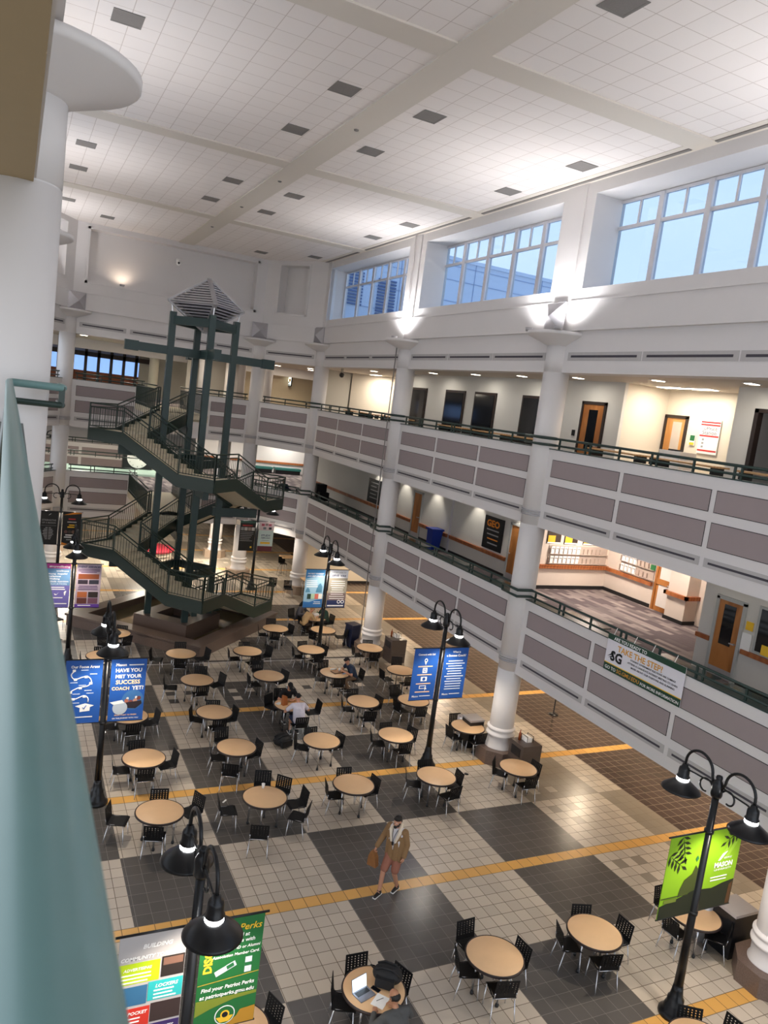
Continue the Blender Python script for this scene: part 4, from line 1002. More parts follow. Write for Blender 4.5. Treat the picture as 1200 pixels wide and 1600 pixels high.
t = banner('blue have-you-met-your-success-coach banner, left pole', 2.35, 18.2, 1, BLUE)
for s_, z, m_ in (('HAVE YOU', 1.23, WT), ('MET YOUR', 1.08, WT), ('SUCCESS', .93, mat('sand_ink', 'f5dcae', .7))): txt(s_, .16, m_, t, .0, z, F-.003, bold=.03, width=.60 if z != .93 else .56)
txt('COACH', .15, MATS['sand_ink'], t, -.16, .78, F-.003, bold=.03, width=.40); txt('YET?', .15, WT, t, .24, .78, F-.003, bold=.03, width=.27)
txt('Mason', .12, WT, t, -.18, 1.38, F-.003, bold=.03, width=.24); pt_('text_line', WT, t, 0, .34, 1.39, 1.415)
disc('group_photo', V('photo_sky', '3c6fa8'), t, .14, .52, .25, 0); 
for i, (x, z, r_, c) in enumerate(((.0, .5, .05, 'b06a55'), (.1, .47, .05, '8a4a40'), (.2, .5, .05, 'c08a70'), (.28, .56, .05, '7a4038'), (.02, .56, .03, 'e8e4e0'), (.22, .58, .03, 'e8e4e0'))): disc('group_head', V('head%d' % i, c), t, x, z, r_, 1)
shape('group_jackets', V('photo_dark', '2a2228'), t, [(-.08, .45), (.34, .5), (.36, .42), (.22, .3), (.02, .32)], 2)
disc('grey_disc', V('cloud_grey', 'b9c4cf'), t, -.14, .33, .17, 3); shape('cap_icon', WT, t, [(-.38, .48), (-.1, .53), (-.05, .45), (-.3, .42)], 4)
txt('FROM START TO FINISH', .06, MATS['peach_ink'], t, 0, .13, F-.003, width=.5, bold=.02); txt('ON THE JOURNEY WITH YOU', .06, WT, t, 0, .05, F-.003, width=.6, bold=.02)
# serve-you pair on the far post
t = banner('pale blue support banner left of the far pole', 11.65, 27.7, -1, V('mist_blue', '8fb4cc'))
shape('blue_slant', V('azure', '3f86bd'), t, [(-.4, 1.18), (.4, 1.32), (.4, BH), (-.4, BH)]); txt('PROTECT YOURSELF', .09, WT, t, 0, 1.36, F-.006, bold=.03, width=.68, shear=.2); txt('AND HELP OTHERS', .09, WT, t, -.02, 1.26, F-.006, bold=.03, width=.66, shear=.2)
lines(t, WT, -.34, .15, 1.08, 4, .08, .025, 5, False)
shape('figure', V('steel_blue', '4b7f9c'), t, [(.08, .62), (.34, .62), (.34, .85), (.26, 1.0), (.18, .95), (.12, .8)], 0); shape('figure', V('steel_blue', '4b7f9c'), t, [(-.36, .62), (-.15, .62), (-.2, .76), (-.28, .82), (-.34, .72)], 0)
for i, c in enumerate(('25403a', 'a9c4a8', 'c86a5a', 'e9e4da')): pt_('photo', V('ph%d' % i, c), t, -.26+.16*i, -.11+.16*i, .35, .56, 1)
shape('blue_wave', V('wave', '2f6aa6'), t, [(-.4, 0), (.4, 0), (.4, .36), (.1, .3), (-.15, .22), (-.4, .24)], 0); lines(t, WT, .0, .36, .22, 2, .07, .02, 3)
t = banner('we-are-here-to-serve-you photo banner right of far pole', 11.65, 27.7, 1, V('taupe', '9d9789'))
pt_('white_head', V('offwhite', 'e4e8ee'), t, -.4, .4, 1.22, BH); txt('WE ARE HERE TO', .08, GRY, t, 0, 1.42, F-.006, width=.62); txt('SERVE', .13, NAVY, t, -.16, 1.28, F-.006, bold=.02, width=.32); txt('YOU!', .13, NAVY, t, .19, 1.28, F-.006, bold=.04, width=.24)
lines(t, WT, -.35, .35, 1.08, 9, .09, .025, 12); pt_('plum_field', V('plum', '7c6a68'), t, -.4, .4, .3, .6, 0); pt_('navy_foot', V('navy_foot', '25325c'), t, -.4, .4, 0, .3, 0)
for x in (.12, .28): disc('round_badge', WT, t, x, .24, .075, 1); disc('badge_centre', NAVY, t, x, .24, .045, 2)
pt_('text_line', WT, t, -.36, .34, .05, .1, 1)
# near left post: event services / perks
t = banner('building-community-together banner, left of nearest lamp pole', 2.42, 8.62, -1, V('silver', 'b9b5b4'))
txt('BUILDING', .12, WT, t, .05, 1.36, F-.003, bold=.03, width=.36, shear=.25); txt('COMMUNITY TOGETHER', .11, WT, t, .0, 1.22, F-.003, bold=.03, width=.76, shear=.25)
pt_('lime_block', V('lime_block', 'b4cf1c'), t, -.4, .1, .90, 1.18, 0); txt('ADVERTISING', .07, WT, t, -.17, 1.08, F-.006, width=.34, shear=.25, bold=.02); lines(t, WT, -.36, .02, 1.02, 3, .05, .018, 6, False)
pt_('dark_photo', V('dark_photo', '2a2320'), t, .12, .4, .92, 1.2, 0); pt_('photo_detail', V('ph_brown', '7a5a4c'), t, .14, .38, 1.08, 1.18, 1)
pt_('teal_block', V('teal_block', '2fb3b4'), t, -.02, .4, .62, .88, 0); txt('LOCKERS', .07, WT, t, .2, .79, F-.006, width=.28, shear=.25, bold=.02); lines(t, WT, .05, .36, .74, 3, .05, .018, 7, False); pt_('blue_photo', V('blue_photo', '35698f'), t, -.4, -.03, .60, .86, 0)
pt_('red_block', V('red_block', 'cf3426'), t, -.4, .02, .30, .56, 0); txt('ER POCKET', .07, WT, t, -.17, .47, F-.006, width=.32, shear=.25, bold=.02); lines(t, WT, -.34, -.04, .41, 3, .05, .018, 9, False); pt_('crowd_photo', V('crowd', '3a2c2a'), t, .03, .4, .32, .58, 0)
pt_('purple_block', V('purple_block', '3c2a63'), t, -.2, .4, .02, .29, 0); txt('EVENT SERVICES', .07, WT, t, .12, .20, F-.006, width=.42, shear=.25, bold=.02); lines(t, WT, -.1, .34, .14, 3, .045, .018, 10, False); shape('dancer', V('lilac', 'b9a8d8'), t, [(-.38, .02), (-.3, .26), (-.24, .2), (-.2, .02)], 0)
PG = V('perk_green', '1f6b34')
t = banner('green perks discount banner, right of nearest lamp pole', 2.42, 8.62, 1, PG)
txt('Perks', .2, YEL, t, .22, 1.36, F-.003, bold=.01, width=.30, shear=.25); txt('DISCOVER', .15, YEL, t, -.24, .82, F-.003, 'LEFT', .04, rot=PI/2)
for s_, z, w_ in (('offered at', 1.27, .3), ('businesses with', 1.19, .46), ('your Mason ID or Alumni', 1.10, .62), ('Association Member Card.', 1.01, .62)): txt(s_, .075, WT, t, .07, z, F-.003, bold=.01, width=w_, shear=.15)
shape('member_card', V('card', 'cfd8dc'), t, [(-.2, .82), (.06, .94), (.09, .87), (-.17, .75)], 1); pt_('key_tag', V('card', 'cfd8dc'), t, .2, .29, .74, .96, 1); pt_('tag_band', GRN, t, .2, .29, .83, .88, 2); shape('card_print', GRN, t, [(-.05, .88), (.04, .92), (.06, .87), (-.03, .83)], 2)
shape('gold_line', V('gold_thread', 'b9a23a'), t, [(-.4, .66), (.4, .72), (.4, .73), (-.4, .67)], 1); txt('Find your Patriot Perks', .09, WT, t, 0, .56, F-.003, bold=.02, width=.70, shear=.15); txt('at patriotperks.gmu.edu', .09, WT, t, .0, .46, F-.003, bold=.02, width=.72, shear=.15)
shape('gold_field', V('gold_field', '7d8a2c'), t, [(-.4, .44), (.4, .44), (.4, .40), (.1, .38), (-.2, .30), (-.4, .22)], 0); shape('amber_fold', V('amber', 'b98728'), t, [(.0, .0), (.4, .0), (.4, .22), (.2, .2), (.16, .12)], 1)
disc('seal', WT, t, .0, .17, .135, 2); disc('seal_field', PG, t, 0, .17, .122, 3); shape('seal_gold', YEL, t, [(-.115, .15), (.115, .15), (.06, .07), (-.06, .07)], 4); disc('seal_centre', YEL, t, 0, .18, .06, 5); disc('seal_core', BLK, t, 0, .18, .04, 6)
# purple pair
PUR = V('violet', '6a63a8')
t = banner('purple and blue wellbeing banner, left of event services banner', 2.22, 27.7, -1, PUR)
pt_('magenta_head', V('magenta', 'b0378c'), t, -.4, .4, 1.38, BH); txt('#mywellbeing', .09, WT, t, .05, 1.42, F-.006, bold=.02, width=.66); pt_('blue_field', V('slate_blue', '5f86ae'), t, -.4, .4, .78, 1.38, 0)
for s_, x, z, w_ in (('wellness', .15, 1.27, .4), ('Meaning', -.18, 1.17, .22), ('hopeful', .15, 1.17, .3), ('balance', -.1, 1.08, .4), ('Walking', -.1, .99, .34), ('nutrition', .18, .9, .34), ('gratitude', -.18, .9, .3)): txt(s_, .08, WT, t, x, z, F-.006, bold=.01, width=w_)
txt('EDUCATION', .1, MATS['pale_ink'], t, 0, .80, F-.006, width=.6); lines(t, WT, -.25, .3, .7, 2, .07, .03, 3)
disc('red_icon', RED, t, -.28, .5, .07, 1); shape('bird_icon', WT, t, [(-.08, .5), (0, .46), (.08, .55), (.0, .44), (-.06, .44)], 1); txt('f', .2, WT, t, .26, .44, F-.006, bold=.05); pt_('text_line', WT, t, -.15, .2, .33, .36, 1); pt_('text_line', WT, t, -.2, .34, .12, .15, 1)
t = banner('lilac event services banner with photo grid, upper left', 2.22, 27.7, 1, V('lilac_grey', 'a596a4'))
txt('EVENT SERVICES', .1, NAVY, t, 0, 1.42, F-.003, bold=.02, width=.74, shear=.2); lines(t, MATS['purple_ink'] if 'purple_ink' in MATS else mat('purple_ink', '4a3060', .7), -.36, .36, 1.35, 3, .05, .02, 2)
pt_('photo', V('ph_amber', '7a4024'), t, -.34, .34, 1.02, 1.2)
for x0, z0, c in ((-.34, .84, '2c2430'), (.02, .84, '2a2a36'), (-.34, .36, 'a05a34'), (.02, .36, '2b2220'), (-.34, .14, '5a2f28'), (.02, .14, '6a4456')): pt_('photo', V('ph_'+c, c), t, x0, x0+.32, z0, z0+(.15 if z0 > .5 else .2))
lines(t, MATS['purple_ink'], -.36, .36, .76, 3, .06, .022, 12); pt_('purple_foot', V('purple_foot', '5a3590'), t, -.4, .4, 0, .12); pt_('text_line', WT, t, -.3, .12, .06, .085, 1)
# black pair far left, arms across
NB = V('black_banner', '1d1d1c')
t = banner('black banner headed STRENGTHS with centred list, far left pole', 2.3, 37.9, -1, NB); txt('STRENGTHS', .13, GRY, t, .02, 1.1, F-.003, bold=.02, width=.6); txt('OF A MASON', .1, GRY, t, .02, .98, F-.003, bold=.02, width=.58); pt_('rule', GRY, t, -.3, .34, .88, .89)
for i, w_ in enumerate((.24, .36, .44, .4, .46, .36, .3, .24)): pt_('text_line', GRY, t, -w_/2, -.02, .76-.075*i, .80-.075*i); pt_('text_line', GRY, t, .02, w_/2, .76-.075*i, .80-.075*i)
shape('quill', WT, t, [(-.02, 1.35), (.08, 1.42), (.1, 1.46), (.02, 1.4)])
t = banner('black banner with orange streaks, far left pole right side', 2.3, 37.9, 1, NB); shape('orange_streak', ORG, t, [(-.4, 1.4), (.4, 1.5), (.4, BH), (.1, BH)]); shape('orange_streak', ORG, t, [(-.4, .0), (.0, .0), (-.4, .12)])
for z, w_, m_ in ((1.2, .3, RED), (1.06, .4, GRY), (.92, .24, YEL), (.82, .36, YEL), (.44, .5, WT), (.34, .6, WT), (.22, .4, GRY)): pt_('text_line', m_, t, -w_/2, w_/2, z, z+.05)
for i, c in enumerate(('6a4a44', '4a4038', '7a5a4c', '55443c')): disc('portrait', V('por'+c, c), t, -.24+.16*i, .62, .075, 1)
t = banner('black event banner with photos, left of pole behind stairs', 11.75, 38.0, -1, NB); pt_('green_head', V('teal_head', '35594e'), t, -.4, .4, 1.44, BH); txt('MASON', .1, RED, t, -.02, 1.28, F-.003, bold=.02, width=.5)
for i, c in enumerate(('8d8d8d', 'b5b0aa', '9a8c80', 'c9c4be')): pt_('photo', V('ph_'+c, c), t, -.36+.19*i, -.2+.19*i, 1.05, 1.22)
lines(t, GRY, -.36, .36, .95, 6, .09, .025, 6, False); disc('yellow_figure', YEL, t, .25, .18, .05, 1)
t = banner('pale mint study abroad banner, right of pole behind stairs', 11.75, 38.0, 1, V('mint', 'cfe3dd')); pt_('white_photo', V('collage', 'd9c8c8'), t, -.4, .4, 1.1, BH); 
for i, (x, z, c) in enumerate(((-.2, 1.38, 'a84a5a'), (.0, 1.4, '8a7a78'), (.18, 1.38, 'b06070'), (-.1, 1.2, '6d7a80'), (.2, 1.2, '2a2a2e'))): pt_('photo_bit', V('bit%d' % i, c), t, x-.08, x+.08, z-.05, z+.07, 1)
txt('STUDY', .14, NAVY, t, 0, .78, F-.003, bold=.02, width=.5); txt('ABROAD', .11, NAVY, t, 0, .66, F-.003, bold=.01, width=.5); pt_('yellow_button', YEL, t, -.26, .26, .38, .48); pt_('photo', V('maroon_photo', '6a2f3a'), t, -.4, .4, .0, .26); pt_('text_line', GRY, t, -.2, .2, .56, .58)
# ------------------------------------------------------------------ tables and chairs
TABLES={
 'A1':((3.5, 18.83),[('left', 2.97, 18.86, -4.0), ('right', 4.1, 18.92, -171.0), ('far', 3.46, 19.48, -87.0), ('near', 3.47, 18.37, 86.0)]),
 'A2':((3.47, 16.22),[('left', 2.63, 16.56, -22.0), ('far', 3.57, 16.85, -99.0), ('right', 4.25, 16.58, -155.0), ('near', 3.31, 15.76, 70.0)]),
 'A3':((3.46, 21.44),[('right', 4.07, 21.55, -170.0), ('near', 3.48, 21.08, 93.0), ('left', 3.06, 21.44, 0.0)]),
 'B1':((5.89, 21.35),[('far', 5.97, 21.78, -100.0), ('right', 6.35, 21.44, -170.0), ('left', 5.46, 21.55, -24.0), ('near', 5.89, 21.04, 90.0)]),
 'B2':((5.95, 19.01),[('far', 5.84, 19.89, -83.0), ('right', 6.39, 19.1, -169.0), ('left', 5.59, 19.07, -9.0), ('near', 5.61, 18.18, 67.0)]),
 'B3':((5.95, 16.34),[('far left', 6.19, 17.25, -105.0), ('far right', 6.52, 16.91, -135.0), ('right', 6.78, 16.38, -177.0), ('near right', 6.65, 15.81, 143.0), ('near', 5.54, 15.29, 69.0), ('left', 5.09, 16.43, -6.0)]),
 'B4':((5.92, 23.92),[('far', 6.2, 24.74, -109.0), ('left', 5.12, 24.11, -13.0), ('near', 5.94, 23.47, 93.0), ('right', 6.63, 24.15, -162.0)]),
 'B5':((5.88, 26.45),[('far', 6.02, 27.26, -100.0), ('right', 6.69, 26.66, -165.0), ('left', 5.09, 26.75, -21.0), ('near', 5.77, 25.94, 78.0)]),
 'C1':((8.34, 26.54),[('far', 8.41, 27.13, -96.0), ('left', 7.93, 26.57, -5.0), ('right', 9.07, 26.77, -162.0), ('near', 8.42, 26.11, 100.0)]),
 'C2':((8.39, 24.03),[('far', 8.38, 25.09, -89.0), ('left', 8.02, 24.03, 1.0), ('right', 8.86, 24.21, -158.0)]),
 'C3':((10.25, 29.18),[('far', 10.37, 30.05, -98.0), ('left', 9.89, 29.26, -13.0), ('right', 10.81, 29.37, -161.0), ('near', 10.14, 28.86, 71.0)]),
 'C4':((10.85, 26.53),[('far', 10.79, 27.06, -83.0), ('left', 10.49, 26.58, -7.0), ('right', 11.25, 26.67, -162.0), ('near', 10.89, 26.17, 96.0)]),
 'C5':((12.26, 28.89),[('right', 13.07, 28.81, 175.0), ('near', 11.87, 28.66, 30.0)]),
 'C6':((12.49, 30.6),[('left', 11.93, 31.59, -61.0), ('near left', 12.09, 30.56, 6.0), ('right', 13.21, 30.75, -168.0)]),
 'D1':((13.37, 26.55),[('far', 13.54, 27.06, -107.0), ('left', 13.12, 26.57, -6.0), ('near', 13.27, 25.99, 79.0)]),
 'D2':((10.85, 24.05),[('far', 10.83, 24.92, -89.0), ('left', 10.49, 24.21, -24.0), ('near', 10.81, 23.75, 82.0), ('right', 11.73, 24.09, -177.0)]),
 'D3':((8.36, 21.53),[('left', 7.98, 22.1, -56.0), ('far', 8.38, 22.49, -91.0), ('near', 8.35, 20.65, 89.0), ('right', 9.1, 21.56, -178.0)]),
 'D4':((8.42, 18.99),[('far', 8.38, 19.49, -85.0), ('left', 7.96, 19.26, -30.0), ('right', 8.86, 19.13, -162.0)]),
 'D5':((10.83, 21.48),[('far', 10.83, 22.13, -90.0), ('left', 10.38, 21.6, -16.0), ('right', 11.26, 21.6, -165.0), ('near', 10.7, 20.75, 80.0)]),
 'D6':((8.34, 16.47),[('far', 8.37, 16.99, -94.0), ('right', 8.79, 16.55, -169.0), ('left', 7.99, 16.54, -11.0)]),
 'D7':((10.78, 18.95),[('far', 10.79, 19.44, -91.0), ('right', 11.27, 19.13, -160.0), ('left', 10.29, 19.1, -17.0), ('near', 10.77, 18.58, 88.0)]),
 'E1':((12.62, 21.32),[('far', 12.54, 22.29, -85.0), ('left', 12.25, 21.25, 10.0), ('near', 12.56, 20.82, 84.0)]),
 'E2':((13.51, 24.04),[('far', 13.87, 25.02, -110.0), ('left', 12.93, 23.99, 4.0), ('near', 13.47, 23.41, 86.0)]),
 'E3':((13.41, 19.11),[('far', 13.43, 19.72, -92.0), ('left', 13.13, 19.09, 4.0), ('near', 13.45, 18.76, 96.0)]),
 'E4':((10.75, 16.42),[('far', 10.8, 16.97, -94.0), ('left', 10.22, 16.67, -25.0), ('right', 11.25, 16.41, 178.0), ('near', 10.86, 15.86, 101.0)]),
 'E5':((13.41, 16.38),[('left', 13.08, 16.71, -45.0), ('right', 13.85, 16.42, -174.0), ('near', 13.39, 16.03, 87.0)]),
 'F1':((8.42, 10.1),[('far', 8.38, 10.79, -87.0), ('left', 8.07, 10.22, -20.0), ('right', 8.88, 10.14, -175.0), ('near', 8.32, 9.71, 76.0)]),
 'F2':((10.76, 10.09),[('far', 10.93, 10.55, -109.0), ('right', 11.36, 10.11, -178.0), ('left', 10.36, 10.24, -20.0), ('near', 10.68, 9.74, 76.0)]),
 'F3':((5.94, 10.01),[('far', 5.95, 10.54, -92.0), ('right', 6.38, 10.16, -161.0), ('left', 5.52, 10.22, -26.0), ('near', 5.93, 9.03, 94.0)]),
 'F4':((13.31, 9.93),[('left', 13.3, 10.6, -89.0), ('near', 13.01, 9.92, 3.0), ('right', 13.54, 9.63, 128.0)]),
 'F5':((10.65, 7.37),[('far', 10.89, 7.73, -124.0), ('right', 11.4, 7.46, -174.0)]),
 'F6':((3.54, 9.93),[('right', 4.07, 10.12, -161.0)]),
 'G1':((3.93, 28.84),[('far', 4.15, 29.34, -114.0), ('near right', 4.11, 28.53, 119.0), ('near left', 3.54, 28.4, 48.0)]),
 'G2':((3.23, 26.46),[('far', 3.23, 26.86, -90.0), ('right', 3.82, 26.58, -169.0), ('left', 2.78, 26.51, -6.0)]),
}
TD = {
'A1': 'table below the blue success-coach banner', 'A2': 'table just above the nearest twin lamp', 'A3': 'table half hidden behind the success-coach banner',
'B1': 'table directly left of the white-shirted man', 'B2': 'table below left of the floor backpack', 'B3': 'six-chair table with the white cup', 'B4': 'second table in front of fountain corner', 'B5': 'table nearest the fountain corner',
'C1': "table beside the fountain's right-hand wall", 'C2': 'table behind the black-shirted man', 'C3': 'table by the right end of fountain', 'C4': 'table in front of the serve-you pole', 'C5': 'table crossed by the serve-you lamp pole', 'C6': 'far table with three seated people',
'D1': 'table in front of the blue wheeled bin', 'D2': 'table with the blue-shirted person', 'D3': 'table of the two capped men', 'D4': 'table in front of the white-shirted man', 'D5': 'table in front of the blue-shirted person', 'D6': 'table just behind the walking man', 'D7': 'table below left of the connect banner',
'E1': 'table half behind the blue connect banner', 'E2': 'table just left of the connect banner', 'E3': 'table left of the middle column base', 'E4': 'table at the foot of connect-banner pole', 'E5': 'table in front of the stone-faced bin',
'F1': 'bare table right of the laptop table', 'F2': 'bare table left of the green-banner pole', 'F3': 'table with the open laptop', 'F4': 'table behind the lime green banner', 'F5': 'cut-off table at the bottom right', 'F6': 'cut-off table beside the perks banner',
'G1': 'table between fountain and success-coach lamp', 'G2': 'table right behind the success-coach lamp shades'}
tb0 = None
for i, k in enumerate(TABLES):
    (x, y), _ = TABLES[k]
    lb = 'round tan '+TD[k]; rz = (i*.37) % 1.5
    if tb0 is None:
        tb0 = thing('round_table', lb, 'table', (x, y, 0), rz, 'round dining tables')
        top = MB().lathe([(0, .715), (.52, .715), (.525, .72), (.525, .736), (.518, .741), (0, .741)], 48).build('tabletop', LAMINATE, tb0)
        MB().lathe([(.522, .697), (.543, .699), (.548, .72), (.543, .741), (.522, .743), (.522, .697)], 48, cap=False).build('edge_band', EDGE, tb0)
        MB().box(-.36, .36, -.03, .03, .68, .712).box(-.03, .03, -.36, .36, .68, .712).build('frame', BLACK, tb0)
        for a in range(4):
            ca, sa = math.cos(a*PI/2+PI/4), math.sin(a*PI/2+PI/4)
            l = MB().tube([(.34*ca, .34*sa, .71), (.345*ca, .345*sa, .06)], .022, 10).build('leg', CHROME, tb0)
            MB().lathe([(.0, 0), (.032, 0), (.036, .03), (.026, .07), (0, .07)], 12, (.345*ca, .345*sa, 0)).build('foot', BLACK, l)
    else: dup(tb0, (x, y, 0), rz, lb)
ch0 = None
def chair_proto(lb, loc, rz):
    """local +x is the sitting direction"""
    t = thing('cafe_chair', lb, 'chair', loc, rz, 'black cafe chairs')
    s = MB(); n = 7
    prof = [(-.2, .455), (-.1, .440), (.05, .445), (.16, .452), (.205, .44), (.215, .425)]
    s.poly([(x, -.215, z) for x, z in prof]+[(x, -.215, z-.014) for x, z in prof[::-1]], (0, .43, 0)); s.bevel(.004, 1).build('seat', PLASTIC, t)
    b = MB(); o = Vector((-.195, 0, .45)); up = Vector((-.055, 0, .36)); sd = Vector((0, 1, 0)); th = Vector((.012, 0, .002))
    W_ = .42
    b.obox(o-sd*W_/2, up*.24, sd*W_, th); b.obox(o+up*.95-sd*W_/2, up*.05, sd*W_, th)
    for c in range(7):
        u = -W_/2+c*(W_-.040)/6; b.obox(o+up*.24+sd*u, up*.71, sd*.040, th)
    for r_ in range(6):
        v = .24+.71*(r_+.0)/6+.055; b.obox(o+up*v-sd*W_/2, up*.055, sd*W_, th*.98)
    b.build('backrest', PLASTIC, t)
    for sy in (-1, 1):
        MB().tube([(-.15, sy*.2, .44), (-.235, sy*.225, .02), (-.236, sy*.225, 0)], .0115, 8).build('leg', CHROME, t)
        MB().tube([(.17, sy*.2, .435), (.20, sy*.215, .02), (.2, sy*.215, 0)], .0115, 8).build('leg', CHROME, t)
    MB().tube([(-.195, -.19, .435), (.17, -.19, .428), (.17, .19, .428), (-.195, .19, .435)], .010, 8, True).build('seat_frame', CHROME, t)
    MB().tube([(-.195, -.2, .44), (-.215, -.2, .56)], .01, 6).tube([(-.195, .2, .44), (-.215, .2, .56)], .01, 6).build('back_bracket', CHROME, t)
    return t
def put_chair(x, y, deg, lb):
    global ch0
    if ch0 is None: ch0 = chair_proto(lb, (x, y, 0), rad(deg)); return ch0
    return dup(ch0, (x, y, 0), rad(deg), lb)
for k in TABLES:
    (tx, ty), chs = TABLES[k]
    for side, x, y, deg in chs:
        d = math.hypot(x-tx, y-ty)
        if d < .47: x, y = tx+(x-tx)/d*.47, ty+(y-ty)/d*.47
        put_chair(x, y, deg, 'black chair at %s of the %s' % (side, TD[k].replace('table just ', 'table ').replace('half hidden ', '')))
put_chair(1.85, 29.2, 20, 'black chair beside the purple-banner lamp post base')
put_chair(2.0, 31.6, -60, 'black chair by the left tip of the fountain')
put_chair(12.6, 37.2, -120, 'left black chair behind the stair landing near white column'); put_chair(13.3, 36.6, -100, 'right black chair behind the stair landing near white column')
# ------------------------------------------------------------------ bins, high table, small objects
t = thing('wheeled_bin', 'dark blue wheeled bin on the left of a white column', 'bin', (13.55, 28.75, 0), .3)
b = MB(); b.poly([(-.2, -.2, .06), (.2, -.2, .06), (.24, -.26, .98), (-.24, -.26, .98)], (0, .46, 0)); b.build('body', mat('bin_navy', '1a2440', .4), t); MB().box(-.26, .26, -.29, .23, .98, 1.05).bevel(.015).build('lid', MATS['bin_navy'], t)
for s_ in (-.2, .2): MB().lathe([(0, -.02), (.08, -.02), (.08, .02), (0, .02)], 16).build('wheel', BLACK, t, (s_, .22, .08)).rotation_euler = (0, PI/2, 0)
def litter(x, y, rz, label, hh=.98):
    t = thing('litter_bin', label, 'bin', (x, y, 0), rz)
    MB().box(-.34, .34, -.34, .34, 0, .42).bevel(.01, 1).build('lower_case', mat('bin_laminate', '4e4440', .3, var=.15, scale=20), t); MB().box(-.34, .34, -.34, .34, .43, hh).bevel(.015, 1).build('upper_case', MATS['bin_laminate'], t)
    MB().box(-.355, -.34, -.22, .22, .6, .86).build('flap', BLACK, t); return t
litter(14.35, 17.35, 0, 'brown stone-faced litter bin at the middle column'); litter(14.75, 27.0, 0, 'brown litter bin right of the far column base'); 
def trays(x, y, z, where):
    t = thing('tray_rack', 'small wire rack with white papers on %s' % where, 'rack', (x, y, z)); m = MB()
    m.tube([(-.1,-.15,0),(-.1,-.15,.18),(-.1,.15,.18),(-.1,.15,0)], .008, 6).tube([(.12,-.15,0),(.12,-.15,.18),(.12,.15,.18),(.12,.15,0)], .008, 6); m.build('wire', BLACK, t); MB().box(-.09, .09, -.13, .13, .0, .14).build('papers', PAPER, t)
    t = thing('bottle', 'brown sauce bottle on %s' % where, 'bottle', (x-.2, y+.1, z)); MB().lathe([(0,0),(.04,0),(.04,.2),(.015,.26),(.015,.32),(0,.32)], 14).build('body', mat('amber_glass', '8a3d18', .2), t)
trays(14.4, 17.4, .982, 'the middle litter bin'); trays(14.8, 27.05, .982, 'the far litter bin')
t = thing('litter_bin', 'black and steel bin behind the middle column', 'bin', (13.75, 19.35, 0)); MB().box(-.25, .25, -.25, .25, 0, .85).bevel(.02).build('body', BLACK, t); MB().box(-.26, .26, -.26, .26, .86, .92).build('top', STEEL, t)
t = thing('ash_urn', 'round steel urn behind the middle column table', 'urn', (13.6, 19.75, 0)); MB().lathe([(0, 0), (.16, 0), (.16, .8), (.13, .8), (.12, .74), (0, .74)], 24).build('body', STEEL, t)
t = thing('ash_urn', 'round steel urn behind the lime green banner', 'urn', (13.78, 10.05, 0)); MB().lathe([(0, 0), (.15, 0), (.15, .95), (.12, .95), (.11, .88), (0, .88)], 24).build('body', STEEL, t)
t = thing('litter_bin', 'black bin against the lower right corner column', 'bin', (14.15, 9.62, 0)); MB().box(-.33, .33, -.26, .3, 0, .92).bevel(.02).build('body', BLACK, t); MB().box(-.34, .34, -.27, .31, .93, .99).build('top', STEEL, t)
# high table and stools by the far column
t = thing('high_table', 'tall rectangular tan table behind the far right column', 'table', (14.9, 36.2, 0)); MB().box(-1.0, 1.0, -.4, .4, 1.0, 1.05).build('tabletop', LAMINATE, t); MB().box(-1.01, 1.01, -.41, .41, .985, 1.0).build('edge_band', EDGE, t)
for sx in (-.85, .85):
    for sy in (-.3, .3): MB().tube([(sx, sy, 0), (sx, sy, 1.0)], .025).build('leg', CHROME, t)
bs0 = None
for x, y, lb in ((14.1, 35.5, 'black bar stool in front of the tall table, left one'), (14.8, 35.4, 'black bar stool in front of the tall table, middle one'), (15.5, 35.4, 'black bar stool in front of the tall table, right one'), (15.3, 37.0, 'black bar stool behind the tall table'), (14.4, 41.0, 'black bar stool left of the far right column')):
    if bs0 is None:
        bs0 = thing('bar_stool', lb, 'stool', (x, y, 0), 0, 'tall black bar stools'); MB().box(-.2, .2, -.2, .2, .72, .75).bevel(.008).build('seat', PLASTIC, bs0); MB().obox((-.2, -.2, .75), (.4, 0, 0), (0, -.06, .32), (0, .015, .003)).build('backrest', PLASTIC, bs0)
        for sx in (-1, 1):
            for sy in (-1, 1): MB().tube([(sx*.17, sy*.17, .72), (sx*.22, sy*.22, 0)], .012, 6).build('leg', CHROME, bs0)
    else: dup(bs0, (x, y, 0), 0 if y < 36.5 else PI, lb)
t = thing('high_table', 'tan tall table corner left of far right column', 'table', (14.9, 41.4, 0)); MB().box(-.5, .5, -.35, .35, 1.0, 1.05).build('tabletop', LAMINATE, t)
for sx in (-.4, .4): MB().tube([(sx, 0, 0), (sx, 0, 1.0)], .025).build('leg', CHROME, t)
